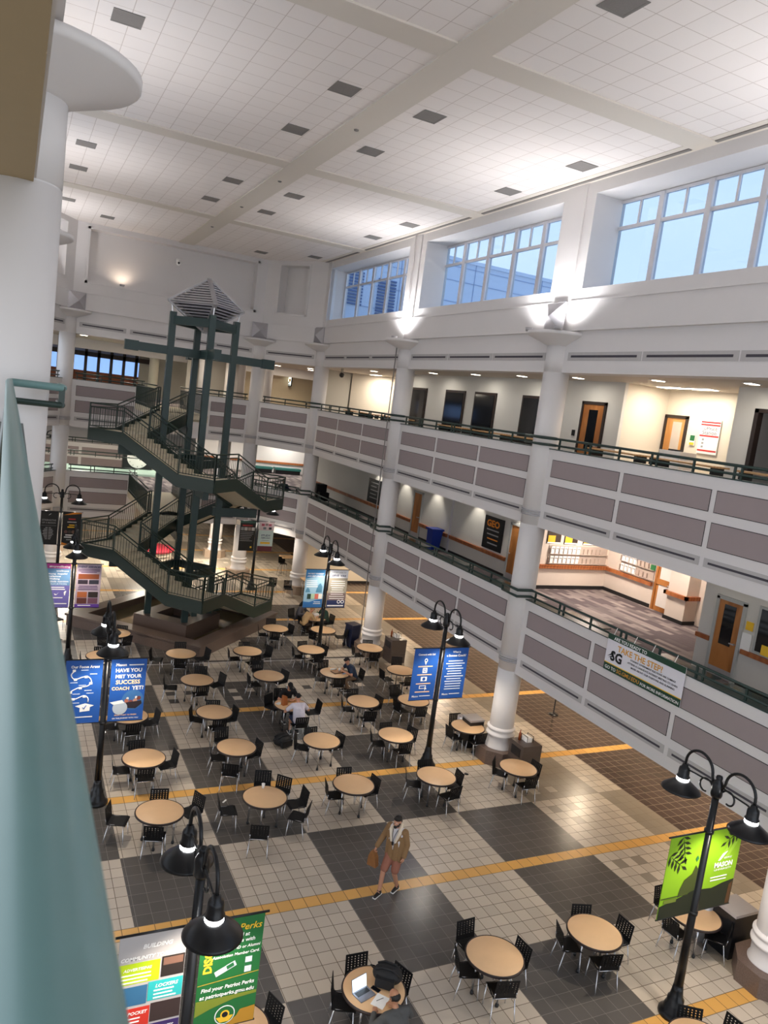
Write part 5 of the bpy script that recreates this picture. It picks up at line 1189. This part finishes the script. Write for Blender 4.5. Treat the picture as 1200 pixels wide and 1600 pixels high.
# on the tables
TZ = .742
def at(k, dx, dy): return (TABLES[k][0][0]+dx, TABLES[k][0][1]+dy, TZ)
t = thing('paper_cup', 'white paper cup on the far rim of six-chair table', 'cup', at('B3', .07, .40)); MB().lathe([(0,0),(.03,0),(.042,.11),(.038,.11),(.028,.01),(0,.01)], 18).build('body', PAPER, t); MB().lathe([(.043,.108),(.045,.115),(.03,.125),(0,.125)], 18).build('lid', PAPER, t)
t = thing('laptop', 'open silver laptop with bright screen on round table', 'laptop', at('F3', -.25, .04), rad(17))
MB().box(-.16, .16, -.23, 0, 0, .016).bevel(.004).build('base', mat('laptop_grey', '8d8f98', .35, .6), t); MB().box(-.13, .13, -.12, -.02, .016, .018).build('keyboard', BLACK, t); MB().box(-.05, .05, -.21, -.135, .016, .0175).build('trackpad', MATS['laptop_grey'], t)
MB().obox((-.16, 0, .016), (.32, 0, 0), (0, .05, .205), (0, .008, -.002)).build('lid', MATS['laptop_grey'], t); MB().obox((-.15, -.002, .024), (.30, 0, 0), (0, .047, .19), (0, .002, -.0005)).build('screen', mat('laptop_screen', 'd5e6f2', .3, emit='d8ecff', es=1.5), t)
t = thing('phone', 'black smartphone beside the open laptop', 'phone', at('F3', .02, -.02), rad(30)); MB().box(-.04, .04, -.08, .08, 0, .01).bevel(.003).build('body', BLACK, t); MB().box(-.034, .034, -.072, .072, .01, .0108).build('screen', GLASSD, t)
t = thing('notebook', 'white open notepad beside the phone on laptop table', 'notebook', at('F3', -.02, -.28), rad(-51)); MB().box(-.11, .11, -.14, .14, 0, .008).build('pages', PAPER, t); t2 = thing('pen', 'dark pen lying on the white notepad', 'pen', at('F3', -.01, -.25), rad(10)); t2.location.z += .013; MB().tube([(-.07, 0, 0), (.07, 0, 0)], .004, 6).build('barrel', BLACK, t2)
def backpack(label, loc, rz, s=1.):
    t = thing('backpack', label, 'backpack', loc, rz); t.scale = (s, s, s)
    b = MB().ball((0, 0, .15), .26, 3, (1, .72, .58)); b.build('body', mat('pack_black', '121316', .7, var=.2, scale=30), t)
    b = MB().box(-.16, .16, -.23, -.14, .04, .2); b.bevel(.04, 2); b.build('front_pocket', MATS['pack_black'], t)
    for sy in (-.08, .08): MB().tube([(-.2, sy, .24), (-.08, sy, .30), (.1, sy, .29), (.22, sy, .20)], .018, 6).build('strap', MATS['pack_black'], t)
    MB().tube([(-.24, -.03, .2), (-.3, 0, .22), (-.24, .03, .2)], .012, 6).build('handle', MATS['pack_black'], t)
backpack('black backpack lying on the laptop table', at('F3', .27, .08), rad(-40)); backpack('black backpack on the floor left of the white-shirted man', (7.75, 20.35, 0), rad(20), 1.15)
t = thing('paper_bag', 'crumpled brown paper bag on the two capped men\'s table', 'bag', at('D3', -.22, .02), .3); b = MB(); b.poly([(-.09, -.06, 0), (.09, -.06, 0), (.07, -.03, .26), (-.05, -.02, .3)], (0, .12, 0)); b.bevel(.012, 1).build('body', mat('kraft', 'a8622f', .8, var=.15, scale=18), t)
t = thing('food_tray', 'tan food wrapper tray on the two capped men\'s table', 'tray', at('D3', .06, .25), .2); MB().box(-.16, .16, -.1, .1, 0, .02).build('tray', mat('kraft_light', 'c9955c', .8), t); MB().ball((0, 0, .03), .05, 2, (1.4, 1, .6)).build('food', mat('bread', 'b5713a', .8), t)
t = thing('paper_sheet', 'white paper wrapper on the two capped men\'s table', 'paper', at('D3', -.36, .14), .6); MB().box(-.1, .1, -.07, .07, 0, .004).build('sheet', PAPER, t)
t = thing('serving_tray', 'brown wooden tray on the blue-shirted person\'s table', 'tray', at('D2', .1, .02), .2); MB().box(-.2, .2, -.15, .15, 0, .012).build('tray', mat('tray_brown', '9c6b3f', .5), t); MB().box(-.2, -.185, -.15, .15, .012, .03).box(-.2, .2, -.15, -.135, .012, .03).build('rim', EDGE, t)
t = thing('paper_cup', 'white cup on the blue-shirted person\'s tray', 'cup', at('D2', .2, .08)); t.location.z += .012; MB().lathe([(0,0),(.03,0),(.042,.11),(.038,.11),(0,.1)], 16).build('body', PAPER, t)
t = thing('paper_roll', 'white rolled wrapper behind the blue-shirted person\'s tray', 'paper', at('D2', .05, .27), .1); MB().tube([(-.12, 0, .03), (.12, 0, .03)], .03, 12).build('roll', PAPER, t)
t = thing('phone', 'pale phone near the blue-shirted person\'s hand', 'phone', at('D2', .30, -.14), .5); MB().box(-.08, .08, -.04, .04, 0, .01).build('body', mat('phone_blue', 'b9c9dd', .3), t)
t = thing('paper_bag', 'white paper bag on the far three-person table', 'bag', at('C6', .1, .1), .3); MB().box(-.12, .12, -.08, .08, 0, .16).bevel(.02).build('body', PAPER, t)
t = thing('drink_bottle', 'green drink bottle on the far three-person table', 'bottle', at('C6', .2, .22)); MB().lathe([(0,0),(.04,0),(.04,.16),(.015,.2),(.015,.24),(0,.24)], 14).build('body', GRN, t)
t = thing('paper_scrap', 'white paper scrap on the floor beside six-chair table', 'paper', (5.35, 17.6, 0), .8); MB().box(-.08, .08, -.02, .02, .001, .012).build('scrap', PAPER, t)
t = thing('floor_cap', 'small dark floor cap near the middle column', 'floor cap', (12.55, 17.6, 0)); MB().lathe([(0, .001), (.07, .001), (.06, .012), (0, .014)], 16).build('cap', BLACK, t)
# crowd-control post feet in the brown corridor
for i, (x, y) in enumerate(((18.4, 21.0), (18.2, 11.3), (18.3, 9.9))):
    t = thing('barrier_post', 'black barrier post in the brown corridor, %s from far end' % ordn[i], 'barrier post', (x, y, 0)); MB().lathe([(0,0),(.18,0),(.18,.02),(.04,.05),(.025,.06),(.025,.92),(.035,.93),(.035,1.0),(0,1.0)], 20).build('post', BLACK, t)
# ------------------------------------------------------------------ people
def hull(bm, pts):
    vs = [bm.verts.new(p) for p in pts]
    r_ = bmesh.ops.convex_hull(bm, input=vs)
    bmesh.ops.delete(bm, geom=list({g for g in r_['geom_interior']+r_['geom_unused'] if isinstance(g, bmesh.types.BMVert)}), context='VERTS')
_ico = None
def sph(c, r):
    global _ico
    if _ico is None:
        b = bmesh.new(); bmesh.ops.create_icosphere(b, subdivisions=2, radius=1); _ico = [v.co.copy() for v in b.verts]; b.free()
    if not hasattr(r, '__len__'): r = (r, r, r)
    return [Vector((c[0]+v.x*r[0], c[1]+v.y*r[1], c[2]+v.z*r[2])) for v in _ico]
def cone(bm, a, ra, b, rb): hull(bm, sph(a, ra)+sph(b, rb))
def chain(bm, pts, rs):
    for i in range(len(pts)-1): cone(bm, pts[i], rs[i], pts[i+1], rs[i+1])
def remesh(bm, name, m, parent, vox=.012, smooth=3):
    me = bpy.data.meshes.new('tmp'); bm.to_mesh(me); bm.free()
    o = bpy.data.objects.new('tmp', me); COL.objects.link(o)
    md = o.modifiers.new('r', 'REMESH'); md.mode = 'VOXEL'; md.voxel_size = vox; md.use_smooth_shade = True
    sm = o.modifiers.new('s', 'SMOOTH'); sm.iterations = smooth; sm.factor = .5
    bpy.context.view_layer.update()
    me2 = bpy.data.meshes.new_from_object(o.evaluated_get(bpy.context.evaluated_depsgraph_get()))
    bpy.data.objects.remove(o); bpy.data.meshes.remove(me)
    me2.materials.clear(); me2.materials.append(m); me2.name = name
    o = bpy.data.objects.new(name, me2); COL.objects.link(o); o.parent = parent
    return o
def frame(d, up=(0, 0, 1)):
    d = Vector(d).normalized(); s_ = d.cross(Vector(up)).normalized(); return d, s_, s_.cross(d)
def hand(bm, wrist, d, palm, curl=.6, side=1, s=1.):
    """palm box and five fingers along d; palm normal 'palm'; side=+1 puts the thumb on the +s side"""
    d = Vector(d).normalized(); n = Vector(palm); n = (n-d*n.dot(d)).normalized(); sv = d.cross(n)*side
    w = Vector(wrist)
    cone(bm, w, .026*s, w+d*.03*s, .028*s)
    for k in (-1.5, -.5, .5, 1.5): cone(bm, w+d*.02*s+sv*k*.012*s, .016*s, w+d*.085*s+sv*k*.02*s, .0135*s)
    for k, L_ in ((-1.5, .056), (-.5, .074), (.5, .08), (1.5, .07)):
        p = w+d*.088*s+sv*k*.021*s; dd = d.copy(); r0 = .0095*s
        for j in range(3):
            a = curl*(j+1)*.75; dd = (d*math.cos(a)+n*math.sin(a)).normalized(); q = p+dd*L_*s*(.45, .32, .25)[j]; cone(bm, p, r0, q, r0*.9); p = q; r0 *= .9
    p = w+d*.03*s+sv*.025*s; q = p+(d*.6+sv*.6+n*.35).normalized()*.045*s; cone(bm, p, .014*s, q, .0115*s); cone(bm, q, .0115*s, q+(d*.9+n*.35).normalized()*.035*s, .009*s)
def head(bm, c, fwd, up, s=1.):
    """skull with brow, nose, mouth, chin and ears; c is the head centre"""
    f = Vector(fwd).normalized(); u = Vector(up); u = (u-f*u.dot(f)).normalized(); r_ = f.cross(u); c = Vector(c)
    P = lambda x, y, z: c+(r_*x+f*y+u*z)*s
    def el(x, y, z, rx, ry, rz):
        hull(bm, [P(x+v.x*rx, y+v.y*ry, z+v.z*rz) for v in sph((0,0,0), 1)])
    el(0, -.012, .03, .076, .096, .088); el(0, .015, -.03, .064, .078, .085); el(0, .05, -.085, .036, .036, .032)
    el(0, .077, .028, .05, .016, .013)                                    # brow
    cone(bm, P(0, .086, .01), .010*s, P(0, .107, -.024), .0145*s); el(0, .093, -.032, .02, .012, .010)   # nose
    el(0, .082, -.062, .026, .012, .0075); el(0, .080, -.073, .022, .012, .008)                           # lips
    for k in (-1, 1): el(k*.078, -.008, -.008, .010, .02, .032); el(k*.04, .058, -.015, .024, .02, .02)    # ears, cheeks
    return P
def eyes(P, t, s=1.):
    for k in (-1, 1):
        MB().ball(P(k*.031, .074, .008), .0115, 1).build('eye', PAPER, t); MB().ball(P(k*.031, .0835, .008), .0055, 1).build('pupil', BLACK, t)
def hair_cap(P, m, t, style='short', name='hair', vox=.011):
    bm = bmesh.new()
    def el(x, y, z, rx, ry, rz): hull(bm, [P(x+v.x*rx, y+v.y*ry, z+v.z*rz) for v in sph((0,0,0), 1)])
    if style == 'short': el(0, -.02, .058, .082, .098, .076); el(0, -.06, .0, .074, .055, .07); el(0, .045, .098, .058, .045, .03)
    elif style == 'cap': el(0, -.015, .062, .086, .104, .068); el(0, -.055, .03, .080, .062, .07); hull(bm, [P(x, y, z) for x in (-.06, .06) for y, z in ((.07, .045), (.07, .06), (.145, .03), (.145, .042))])
    elif style == 'long': el(0, -.02, .055, .086, .102, .082); el(0, -.075, -.02, .08, .05, .1); cone(bm, P(0, -.09, -.02), .07, P(0, -.13, -.22), .045); cone(bm, P(.05, -.05, 0), .045, P(.06, -.08, -.2), .03); cone(bm, P(-.05, -.05, 0), .045, P(-.06, -.08, -.2), .03)
    elif style == 'bald': 
        el(0, -.05, -.01, .079, .066, .066)
        for k in (-1, 1): el(k*.056, -.01, -.005, .029, .062, .05)
    return remesh(bm, name, m, t, vox, 2)
def shoe(t, ankle, d, m=None, sole=True):
    a = Vector(ankle); d = Vector(d).normalized(); sd = d.cross(Vector((0,0,1))).normalized(); up = sd.cross(d)
    bm = bmesh.new(); b = a-up*.055
    cone(bm, b-d*.035, .042, b+d*.08, .040); cone(bm, b+d*.08, .040, b+d*.165-up*.012, .032); cone(bm, a-d*.005, .05, b, .048)
    o = remesh(bm, 'shoe', m or BLACK, t, .009, 2)
    if sole:
        s_ = MB(); s_.obox(b-d*.078-sd*.038-up*.045, d*.27, sd*.076, up*.022); s_.bevel(.008, 1).build('sole', PAPER, o)
def person(label, loc, rz, J, cloth, skin=SKIN, hair=('short', HAIRM), vox=.012, shoes=None, extra=None):
    """J: joints in local metres (facing +y). cloth: dict of garments"""
    t = thing('person', label, 'person', loc, rz)
    V3 = {k: Vector(v) for k, v in J.items() if not k.startswith('_')}
    bm = bmesh.new(); g = V3
    # trunk, neck
    sh = (g['shL']+g['shR'])/2
    rt = (g['shR']-g['shL']).normalized()
    def ell(c, rx, ry, rz_): 
        hull(bm, sph(c, (rx, ry, rz_)))
    cone(bm, g['pelvis']-rt*.06, .105, g['chest']-rt*.06, .115); cone(bm, g['pelvis']+rt*.06, .105, g['chest']+rt*.06, .115)
    cone(bm, g['shL'], .062, g['shR'], .062); cone(bm, g['chest'], .13, sh-Vector((0,0,.02)), .09)
    cone(bm, sh+Vector((0,0,.0)), .062, g['neck'], .052); cone(bm, g['neck'], .05, g['head']-Vector((0,0,.05)), .05)
    for s_ in 'LR':
        chain(bm, [g['sh'+s_], g['el'+s_], g['wr'+s_]], [.055, .042, .029])
        chain(bm, [g['hip'+s_], g['kn'+s_], g['an'+s_]], [.088, .058, .042])
        cone(bm, g['an'+s_], .042, g['an'+s_]+Vector((0, .02, -.04)), .04)
        hd = J.get('_hand'+s_)
        fd = (g['wr'+s_]-g['el'+s_]).normalized()
        hd = hd or dict(d=fd, palm=(-1 if s_ == 'R' else 1, 0, 0) if abs(fd.z) > .6 else (0, 0, -1), curl=.45)
        hand(bm, g['wr'+s_], hd['d'], hd['palm'], hd.get('curl', .45), (1 if s_ == 'R' else -1)*hd.get('flip', 1))
    P = head(bm, g['head'], J.get('_look', (0, 1, 0)), J.get('_up', (0, 0, 1)))
    body = remesh(bm, 'body', skin, t, min(vox, .009), 2)
    eyes(P, t)
    if hair: hair_cap(P, hair[1], t, hair[0], 'cap' if hair[0] == 'cap' else 'hair')
    # upper garment
    c = cloth['top']; bm = bmesh.new(); o_ = c.get('o', .014)
    lo = g['pelvis']+Vector((0,0,c.get('drop', .02))); 
    cone(bm, lo-rt*.07, .112+o_, g['chest']-rt*.06, .115+o_); cone(bm, lo+rt*.07, .112+o_, g['chest']+rt*.06, .115+o_); cone(bm, lo, .11+o_, g['chest'], .125+o_)
    cone(bm, g['shL'], .062+o_, g['shR'], .062+o_); cone(bm, g['chest'], .13+o_, sh-Vector((0,0,.03)), .09+o_); cone(bm, g['shL'], .06+o_, g['chest'], .12+o_); cone(bm, g['shR'], .06+o_, g['chest'], .12+o_)
    cone(bm, sh, .06+o_, sh+(g['neck']-sh)*.35, .052+o_)
    for s_ in 'LR':
        if c.get('long', False): chain(bm, [g['sh'+s_], g['el'+s_], g['el'+s_].lerp(g['wr'+s_], .93)], [.058+o_, .047+o_, .036+o_])
        else: cone(bm, g['sh'+s_], .058+o_, g['sh'+s_].lerp(g['el'+s_], .62), .055+o_)
    top = remesh(bm, c.get('name', 'shirt'), c['m'], t, .013, 4)
    # lower garment
    c = cloth['bottom']; bm = bmesh.new(); o_ = c.get('o', .014)
    cone(bm, g['hipL'], .095+o_, g['hipR'], .095+o_); cone(bm, g['pelvis']-rt*.06, .1+o_, g['pelvis']+rt*.06, .1+o_)
    for s_ in 'LR':
        if c.get('long', True): chain(bm, [g['hip'+s_], g['kn'+s_], g['kn'+s_].lerp(g['an'+s_], .9)], [.092+o_, .064+o_, .052+o_])
        else: cone(bm, g['hip'+s_], .092+o_, g['hip'+s_].lerp(g['kn'+s_], .86), .07+o_)
    remesh(bm, c.get('name', 'trousers'), c['m'], t, .013, 3)
    for s_ in 'LR': shoe(t, g['an'+s_], J.get('_foot'+s_, (0, 1, 0)), shoes)
    return t, P, g
def seated(lean=.15, handL=(-.14, .42, .80), handR=(.14, .42, .80), look=(0, .8, -.6), turn=0., feet=.36, headx=0.):
    """sitting on a 0.45 m seat, facing +y, origin under the hips"""
    pel = Vector((0, 0, .56)); ch_ = Vector((0, .30*math.sin(lean), .56+.34*math.cos(lean))); sh = Vector((headx*.3, .47*math.sin(lean*1.15), .56+.47*math.cos(lean*1.15)))
    nk = sh+Vector((headx*.2, .05+.03*lean, .085)); hd = nk+Vector((headx*.4, .045, .115))
    J = dict(pelvis=pel, chest=ch_, shL=sh+Vector((-.185, 0, 0)), shR=sh+Vector((.185, 0, 0)), neck=nk, head=hd, hipL=(-.09, .02, .55), hipR=(.09, .02, .55), knL=(-.12, .43, .53), knR=(.12, .43, .53), anL=(-.12, feet, .10), anR=(.12, feet, .10), _look=look)
    for s_, hnd in (('L', handL), ('R', handR)):
        w = Vector(hnd); s0 = J['sh'+s_]; k = -1 if s_ == 'L' else 1
        mid = (s0+w)/2; d = (w-s0).length; off = math.sqrt(max(.0, .29**2-(d/2)**2)); J['el'+s_] = mid+Vector((k*.75, -.25, -.6)).normalized()*off; J['wr'+s_] = w
    return J
CL = lambda n_, h_: mat('cloth_'+n_, h_, .85, var=.1, scale=22)
# walking man in the foreground, heading left towards the camera
WJ = dict(pelvis=(0, 0, .95), chest=(.0, .03, 1.24), shL=(-.19, .04, 1.45), shR=(.19, .02, 1.45), neck=(0, .05, 1.53), head=(0, .075, 1.645), hipL=(-.09, 0, .92), hipR=(.09, 0, .92),
          knL=(-.10, .10, .50), anL=(-.10, -.10, .12), knR=(.10, .24, .52), anR=(.10, .30, .10), elL=(-.26, .0, 1.18), wrL=(-.26, .08, .93), elR=(.31, .02, 1.19), wrR=(.36, .20, .97), _look=(.15, 1, -.25),
          _handL=dict(d=(0, .2, -1), palm=(1, 0, 0), curl=.5), _handR=dict(d=(.1, .3, -1), palm=(-1, 0, 0), curl=1.3))
tj = CL('tan_jacket', '8e6d48'); 
t, P, g = person('person in tan fleece-collared jacket and shorts walking with a brown bag', (7.92, 13.26, 0), rad(122), WJ, dict(top=dict(m=CL('white_tee', 'dcd8da'), o=.012, drop=-.09), bottom=dict(m=CL('rust_shorts', '9d6652'), long=False, name='shorts', o=.02)), SKIN, ('short', HAIRM), .009, BLACK)
bm = bmesh.new()
def half(bm, k):
    s0 = g['sh'+('L' if k < 0 else 'R')]; e0 = g['el'+('L' if k < 0 else 'R')]; w0 = g['wr'+('L' if k < 0 else 'R')]
    chain(bm, [s0, e0, e0.lerp(w0, .92)], [.085, .068, .056])
    for yy in (-.06, .03): cone(bm, Vector((k*.115, yy-.01, .80)), .085, Vector((k*.105, yy+.02, 1.3)), .085)
    cone(bm, Vector((k*.145, .05, .82)), .075, Vector((k*.14, .045, 1.34)), .08); cone(bm, Vector((k*.085, .085, .80)), .05, Vector((k*.095, .10, 1.18)), .045); cone(bm, Vector((k*.10, -.06, 1.3)), .08, s0, .08); cone(bm, Vector((0, -.075, .82)), .075, Vector((0, -.07, 1.4)), .08)
half(bm, -1); half(bm, 1)
cone(bm, Vector((-.07, .10, .82)), .055, Vector((-.08, .11, 1.2)), .05); cone(bm, Vector((.07, .10, .82)), .055, Vector((.08, .11, 1.2)), .05); cone(bm, Vector((-.035, .105, .82)), .05, Vector((-.05, .12, 1.16)), .045); cone(bm, Vector((.035, .105, .82)), .05, Vector((.05, .12, 1.16)), .045)
for k in (-1, 1): cone(bm, Vector((k*.06, .12, 1.14)), .042, Vector((k*.12, .09, 1.42)), .05)
remesh(bm, 'jacket', tj, t, .010, 3)
bm = bmesh.new(); chain(bm, [Vector((-.05, .165, 1.22)), Vector((-.11, .12, 1.44)), Vector((-.06, -.02, 1.545)), Vector((.06, -.03, 1.545)), Vector((.11, .11, 1.44)), Vector((.05, .165, 1.22))], [.022, .046, .048, .048, .046, .022]); remesh(bm, 'fleece_collar', CL('cream_fleece', 'e6d6bf'), t, .011, 2)
bm = bmesh.new()
for x, y, z, r_ in ((0, .085, -.085, .042), (-.045, .045, -.06, .034), (.045, .045, -.06, .034), (-.06, .01, -.03, .026), (.06, .01, -.03, .026), (0, .096, -.05, .014)): hull(bm, [P(x+v.x*r_, y+v.y*r_, z+v.z*r_) for v in sph((0,0,0), 1)])
remesh(bm, 'beard', HAIRM, t, .009, 1)
MB().tube([(-.055, .12, 1.48), (-.03, .172, 1.38), (0, .176, 1.22), (.03, .172, 1.38), (.055, .12, 1.48)], .006, 6).build('lanyard', BLACK, t); MB().box(-.02, .02, .17, .18, 1.14, 1.22).build('badge', BLACK, t)
wb = thing('paper_bag', 'brown paper bag carried by the walking man', 'bag', t.matrix_basis @ Vector((.38, .24, .54)), rad(122)); b = MB(); b.poly([(-.11, -.07, 0), (.11, -.07, 0), (.09, -.05, .22), (.03, -.03, .36), (-.03, -.03, .36), (-.09, -.05, .22)], (0, .13, 0)); b.bevel(.012, 1).build('body', mat('kraft_bag', '8f5f33', .85, var=.2, scale=14), wb)
def sit(label, x, y, deg, J, top, bottom, **k):
    t, P, g = person(label, (x, y, 0), rad(deg-90), J, dict(top=top, bottom=bottom), **k); return t, P, g
NVY = CL('navy_shorts', '26314f')
sit('person in black shirt and black cap facing us across a table', 8.42, 22.28, -90, seated(.42, (-.12, .50, .80), (.12, .50, .80), (0, .75, -.7)), dict(m=CL('black_tee', '131317')), dict(m=CL('dark_trousers', '22222a')), hair=('cap', CL('black_cap', '101012')), shoes=BLACK)
sit('person in white shirt and black cap seen from behind', 8.36, 20.72, 90, seated(.38, (-.22, .48, .82), (.24, .50, .82), (.1, .85, -.55)), dict(m=CL('white_shirt', 'd9d2dc')), dict(m=NVY, long=False, name='shorts'), hair=('cap', MATS['cloth_black_cap']), shoes=BLACK)
sit('person in dark blue shirt eating alone facing left', 11.62, 24.08, 183, seated(.45, (-.15, .46, .82), (.12, .42, .86), (0, .7, -.75), feet=.2), dict(m=CL('blue_tee', '2a3850')), dict(m=CL('khaki', '7a6450')), shoes=BLACK)
sit('person with long dark hair and grey jacket at far table', 12.02, 31.35, -52, seated(.25, (-.12, .40, .80), (.12, .40, .80), (0, .85, -.5)), dict(m=CL('grey_jacket', '4c4a50'), long=True, name='jacket'), dict(m=CL('slate_trousers', '3a3d4a')), hair=('long', HAIRM), vox=.012, shoes=BLACK)
sit('person in tan coat leaning over the far table, back to us', 11.92, 30.38, 15, seated(.55, (-.16, .56, .80), (.14, .56, .80), (0, .6, -.9)), dict(m=CL('tan_coat', 'b5966c'), long=True, name='coat'), dict(m=CL('umber_trousers', '3c2c24')), hair=('short', CL('fair_hair', '9c7a52')), shoes=BLACK)
sit('person in dark green top on right of far table', 13.1, 30.72, 190, seated(.25, (-.12, .42, .80), (.12, .42, .80), (0, .85, -.5)), dict(m=CL('forest_top', '1f3a30'), long=True), dict(m=MATS['cloth_dark_trousers']), shoes=BLACK)
sit('balding person in grey sweater seated at the laptop, bottom edge', 5.93, 9.0, 95, seated(.36, (-.2, .50, .80), (.2, .50, .80), (-.1, .75, -.65)), dict(m=CL('grey_sweater', '4a4b4b'), long=True, name='sweater'), dict(m=MATS['cloth_dark_trousers']), skin=SKIN2, hair=('bald', HAIRM), shoes=BLACK)
def tall(J): 
    return {k: ((Vector(v)+Vector((0,0,.28)) if not k.startswith('_') else v)) for k, v in J.items()}
sit('person in black seated at the tall table, far right column', 14.25, 35.75, 60, tall(seated(.3, (-.15, .4, .80), (.15, .4, .80), (0, .8, -.6))), dict(m=MATS['cloth_black_tee'], long=True), dict(m=MATS['cloth_dark_trousers']), shoes=BLACK)
sit('person in dark brown seated right at the tall table', 14.95, 35.6, 95, tall(seated(.3, (-.15, .4, .80), (.15, .4, .80), (0, .8, -.6))), dict(m=CL('brown_top', '2b2320'), long=True), dict(m=MATS['cloth_dark_trousers']), hair=('short', CL('sandy_hair', '8a6a48')), shoes=BLACK)
pc = CH.pt(2.1, 1.05, LO)
pt0, _, _ = person('person in dark blue top at lower corner gallery railing', pc, math.atan2(-CH.n.y, -CH.n.x)-PI/2, seated(.2, (-.18, .38, .85), (.18, .38, .85), (0, .9, -.3)), dict(top=dict(m=CL('midnight_top', '1b2233'), long=True), bottom=dict(m=MATS['cloth_dark_trousers'])), shoes=BLACK)
cc = dup(ch0, pc, math.atan2(-CH.n.y, -CH.n.x), 'black chair under the person at the corner gallery railing')
# ------------------------------------------------------------------ light, sky, camera
def uplight(x, y, z, e, nx, ny, label):
    t = thing('uplight', label, 'light', (x, y, z))
    MB().lathe([(0, 0), (.1, 0), (.13, .1), (.11, .1), (.08, .03), (0, .03)], 18).build('housing', STEEL, t); MB().lathe([(0, .05), (.1, .05), (.1, .07), (0, .07)], 18).build('lens', LIGHTP, t)
    L = bpy.data.lights.new('uplight', 'SPOT'); L.energy = e; L.spot_size = rad(150); L.spot_blend = .7; L.color = (.97, .97, 1.0); L.shadow_soft_size = .25
    o = bpy.data.objects.new('uplight', L); COL.objects.link(o); o.parent = t; o.location = (0, 0, .12); o.rotation_euler = (PI, 0, 0)
E1 = 330
for x, y, k, w_ in ((13.45, YC[1]+.3, 1, 'right corner'), (13.4, 19.0, .55, 'middle right column far side'), (13.4, 17.66, .55, 'middle right column near side'), (13.4, 28.0, 1, 'third right column'), (1.7, 40.05, .5, 'left of stair tower'), (.6, YC[1]-.2, .5, 'big left column'), (.6, YC[2], .6, 'second left column'), (.6, YC[3], .7, 'third left column'), (.6, 37.1, .8, 'far left corner')):
    uplight(x, y, 13.005, E1*k, 0, 0, 'uplight on a column capital, %s' % w_)
L = bpy.data.lights.new('wall_washer', 'SPOT'); L.energy = 16; L.spot_size = rad(150); L.spot_blend = .8; L.color = (1, .80, .62); L.shadow_soft_size = .15
wl = thing('uplight', 'warm uplight hidden on the end wall recess ledge', 'light', (4.5, 40.74, 14.455)); MB().lathe([(0, 0), (.1, 0), (.13, .1), (.11, .1), (.08, .03), (0, .03)], 18).build('housing', STEEL, wl)
o = bpy.data.objects.new('wall_washer', L); COL.objects.link(o); o.parent = wl; o.location = (0, 0, .15); o.rotation_euler = (PI-.5, 0, 0)
w = bpy.data.worlds.new('sky'); SC.world = w; w.use_nodes = True; nt = w.node_tree; bg = nt.nodes['Background']
tc = nt.nodes.new('ShaderNodeTexCoord'); sp = nt.nodes.new('ShaderNodeSeparateXYZ'); cr = nt.nodes.new('ShaderNodeValToRGB')
nt.links.new(tc.outputs['Generated'], sp.inputs[0]); nt.links.new(sp.outputs[2], cr.inputs[0]); nt.links.new(cr.outputs[0], bg.inputs[0])
cr.color_ramp.elements[0].position = 0; cr.color_ramp.elements[0].color = (*hexc('d9dce0'), 1)
cr.color_ramp.elements[1].position = .6; cr.color_ramp.elements[1].color = (*hexc('c4d4ea'), 1)
e = cr.color_ramp.elements.new(.12); e.color = (*hexc('dfe5ee'), 1)
bg.inputs[1].default_value = 1.1
cam = bpy.data.cameras.new('camera'); co = bpy.data.objects.new('camera', cam); COL.objects.link(co); SC.camera = co
yaw, pitch, roll = 0.462071808, 0.135248870, 0.128474974
f = Vector((math.sin(yaw)*math.cos(pitch), math.cos(yaw)*math.cos(pitch), -math.sin(pitch))); r_ = Vector((math.cos(yaw), -math.sin(yaw), 0)); u = r_.cross(f)
r2 = r_*math.cos(roll)+u*math.sin(roll); u2 = -r_*math.sin(roll)+u*math.cos(roll)
co.matrix_world = Matrix(((r2.x, u2.x, -f.x, 0), (r2.y, u2.y, -f.y, 0), (r2.z, u2.z, -f.z, 10.3), (0, 0, 0, 1)))
cam.sensor_fit = 'VERTICAL'; cam.sensor_height = 24; cam.lens = 24*1198.6/1600; cam.clip_start = .05; cam.clip_end = 300
cam.dof.use_dof = True; cam.dof.focus_distance = 20; cam.dof.aperture_fstop = 9
SC.view_settings.view_transform = 'Standard'; SC.view_settings.look = 'None'; SC.view_settings.gamma = 1; SC.view_settings.exposure = .92
SC.view_settings.use_curve_mapping = False
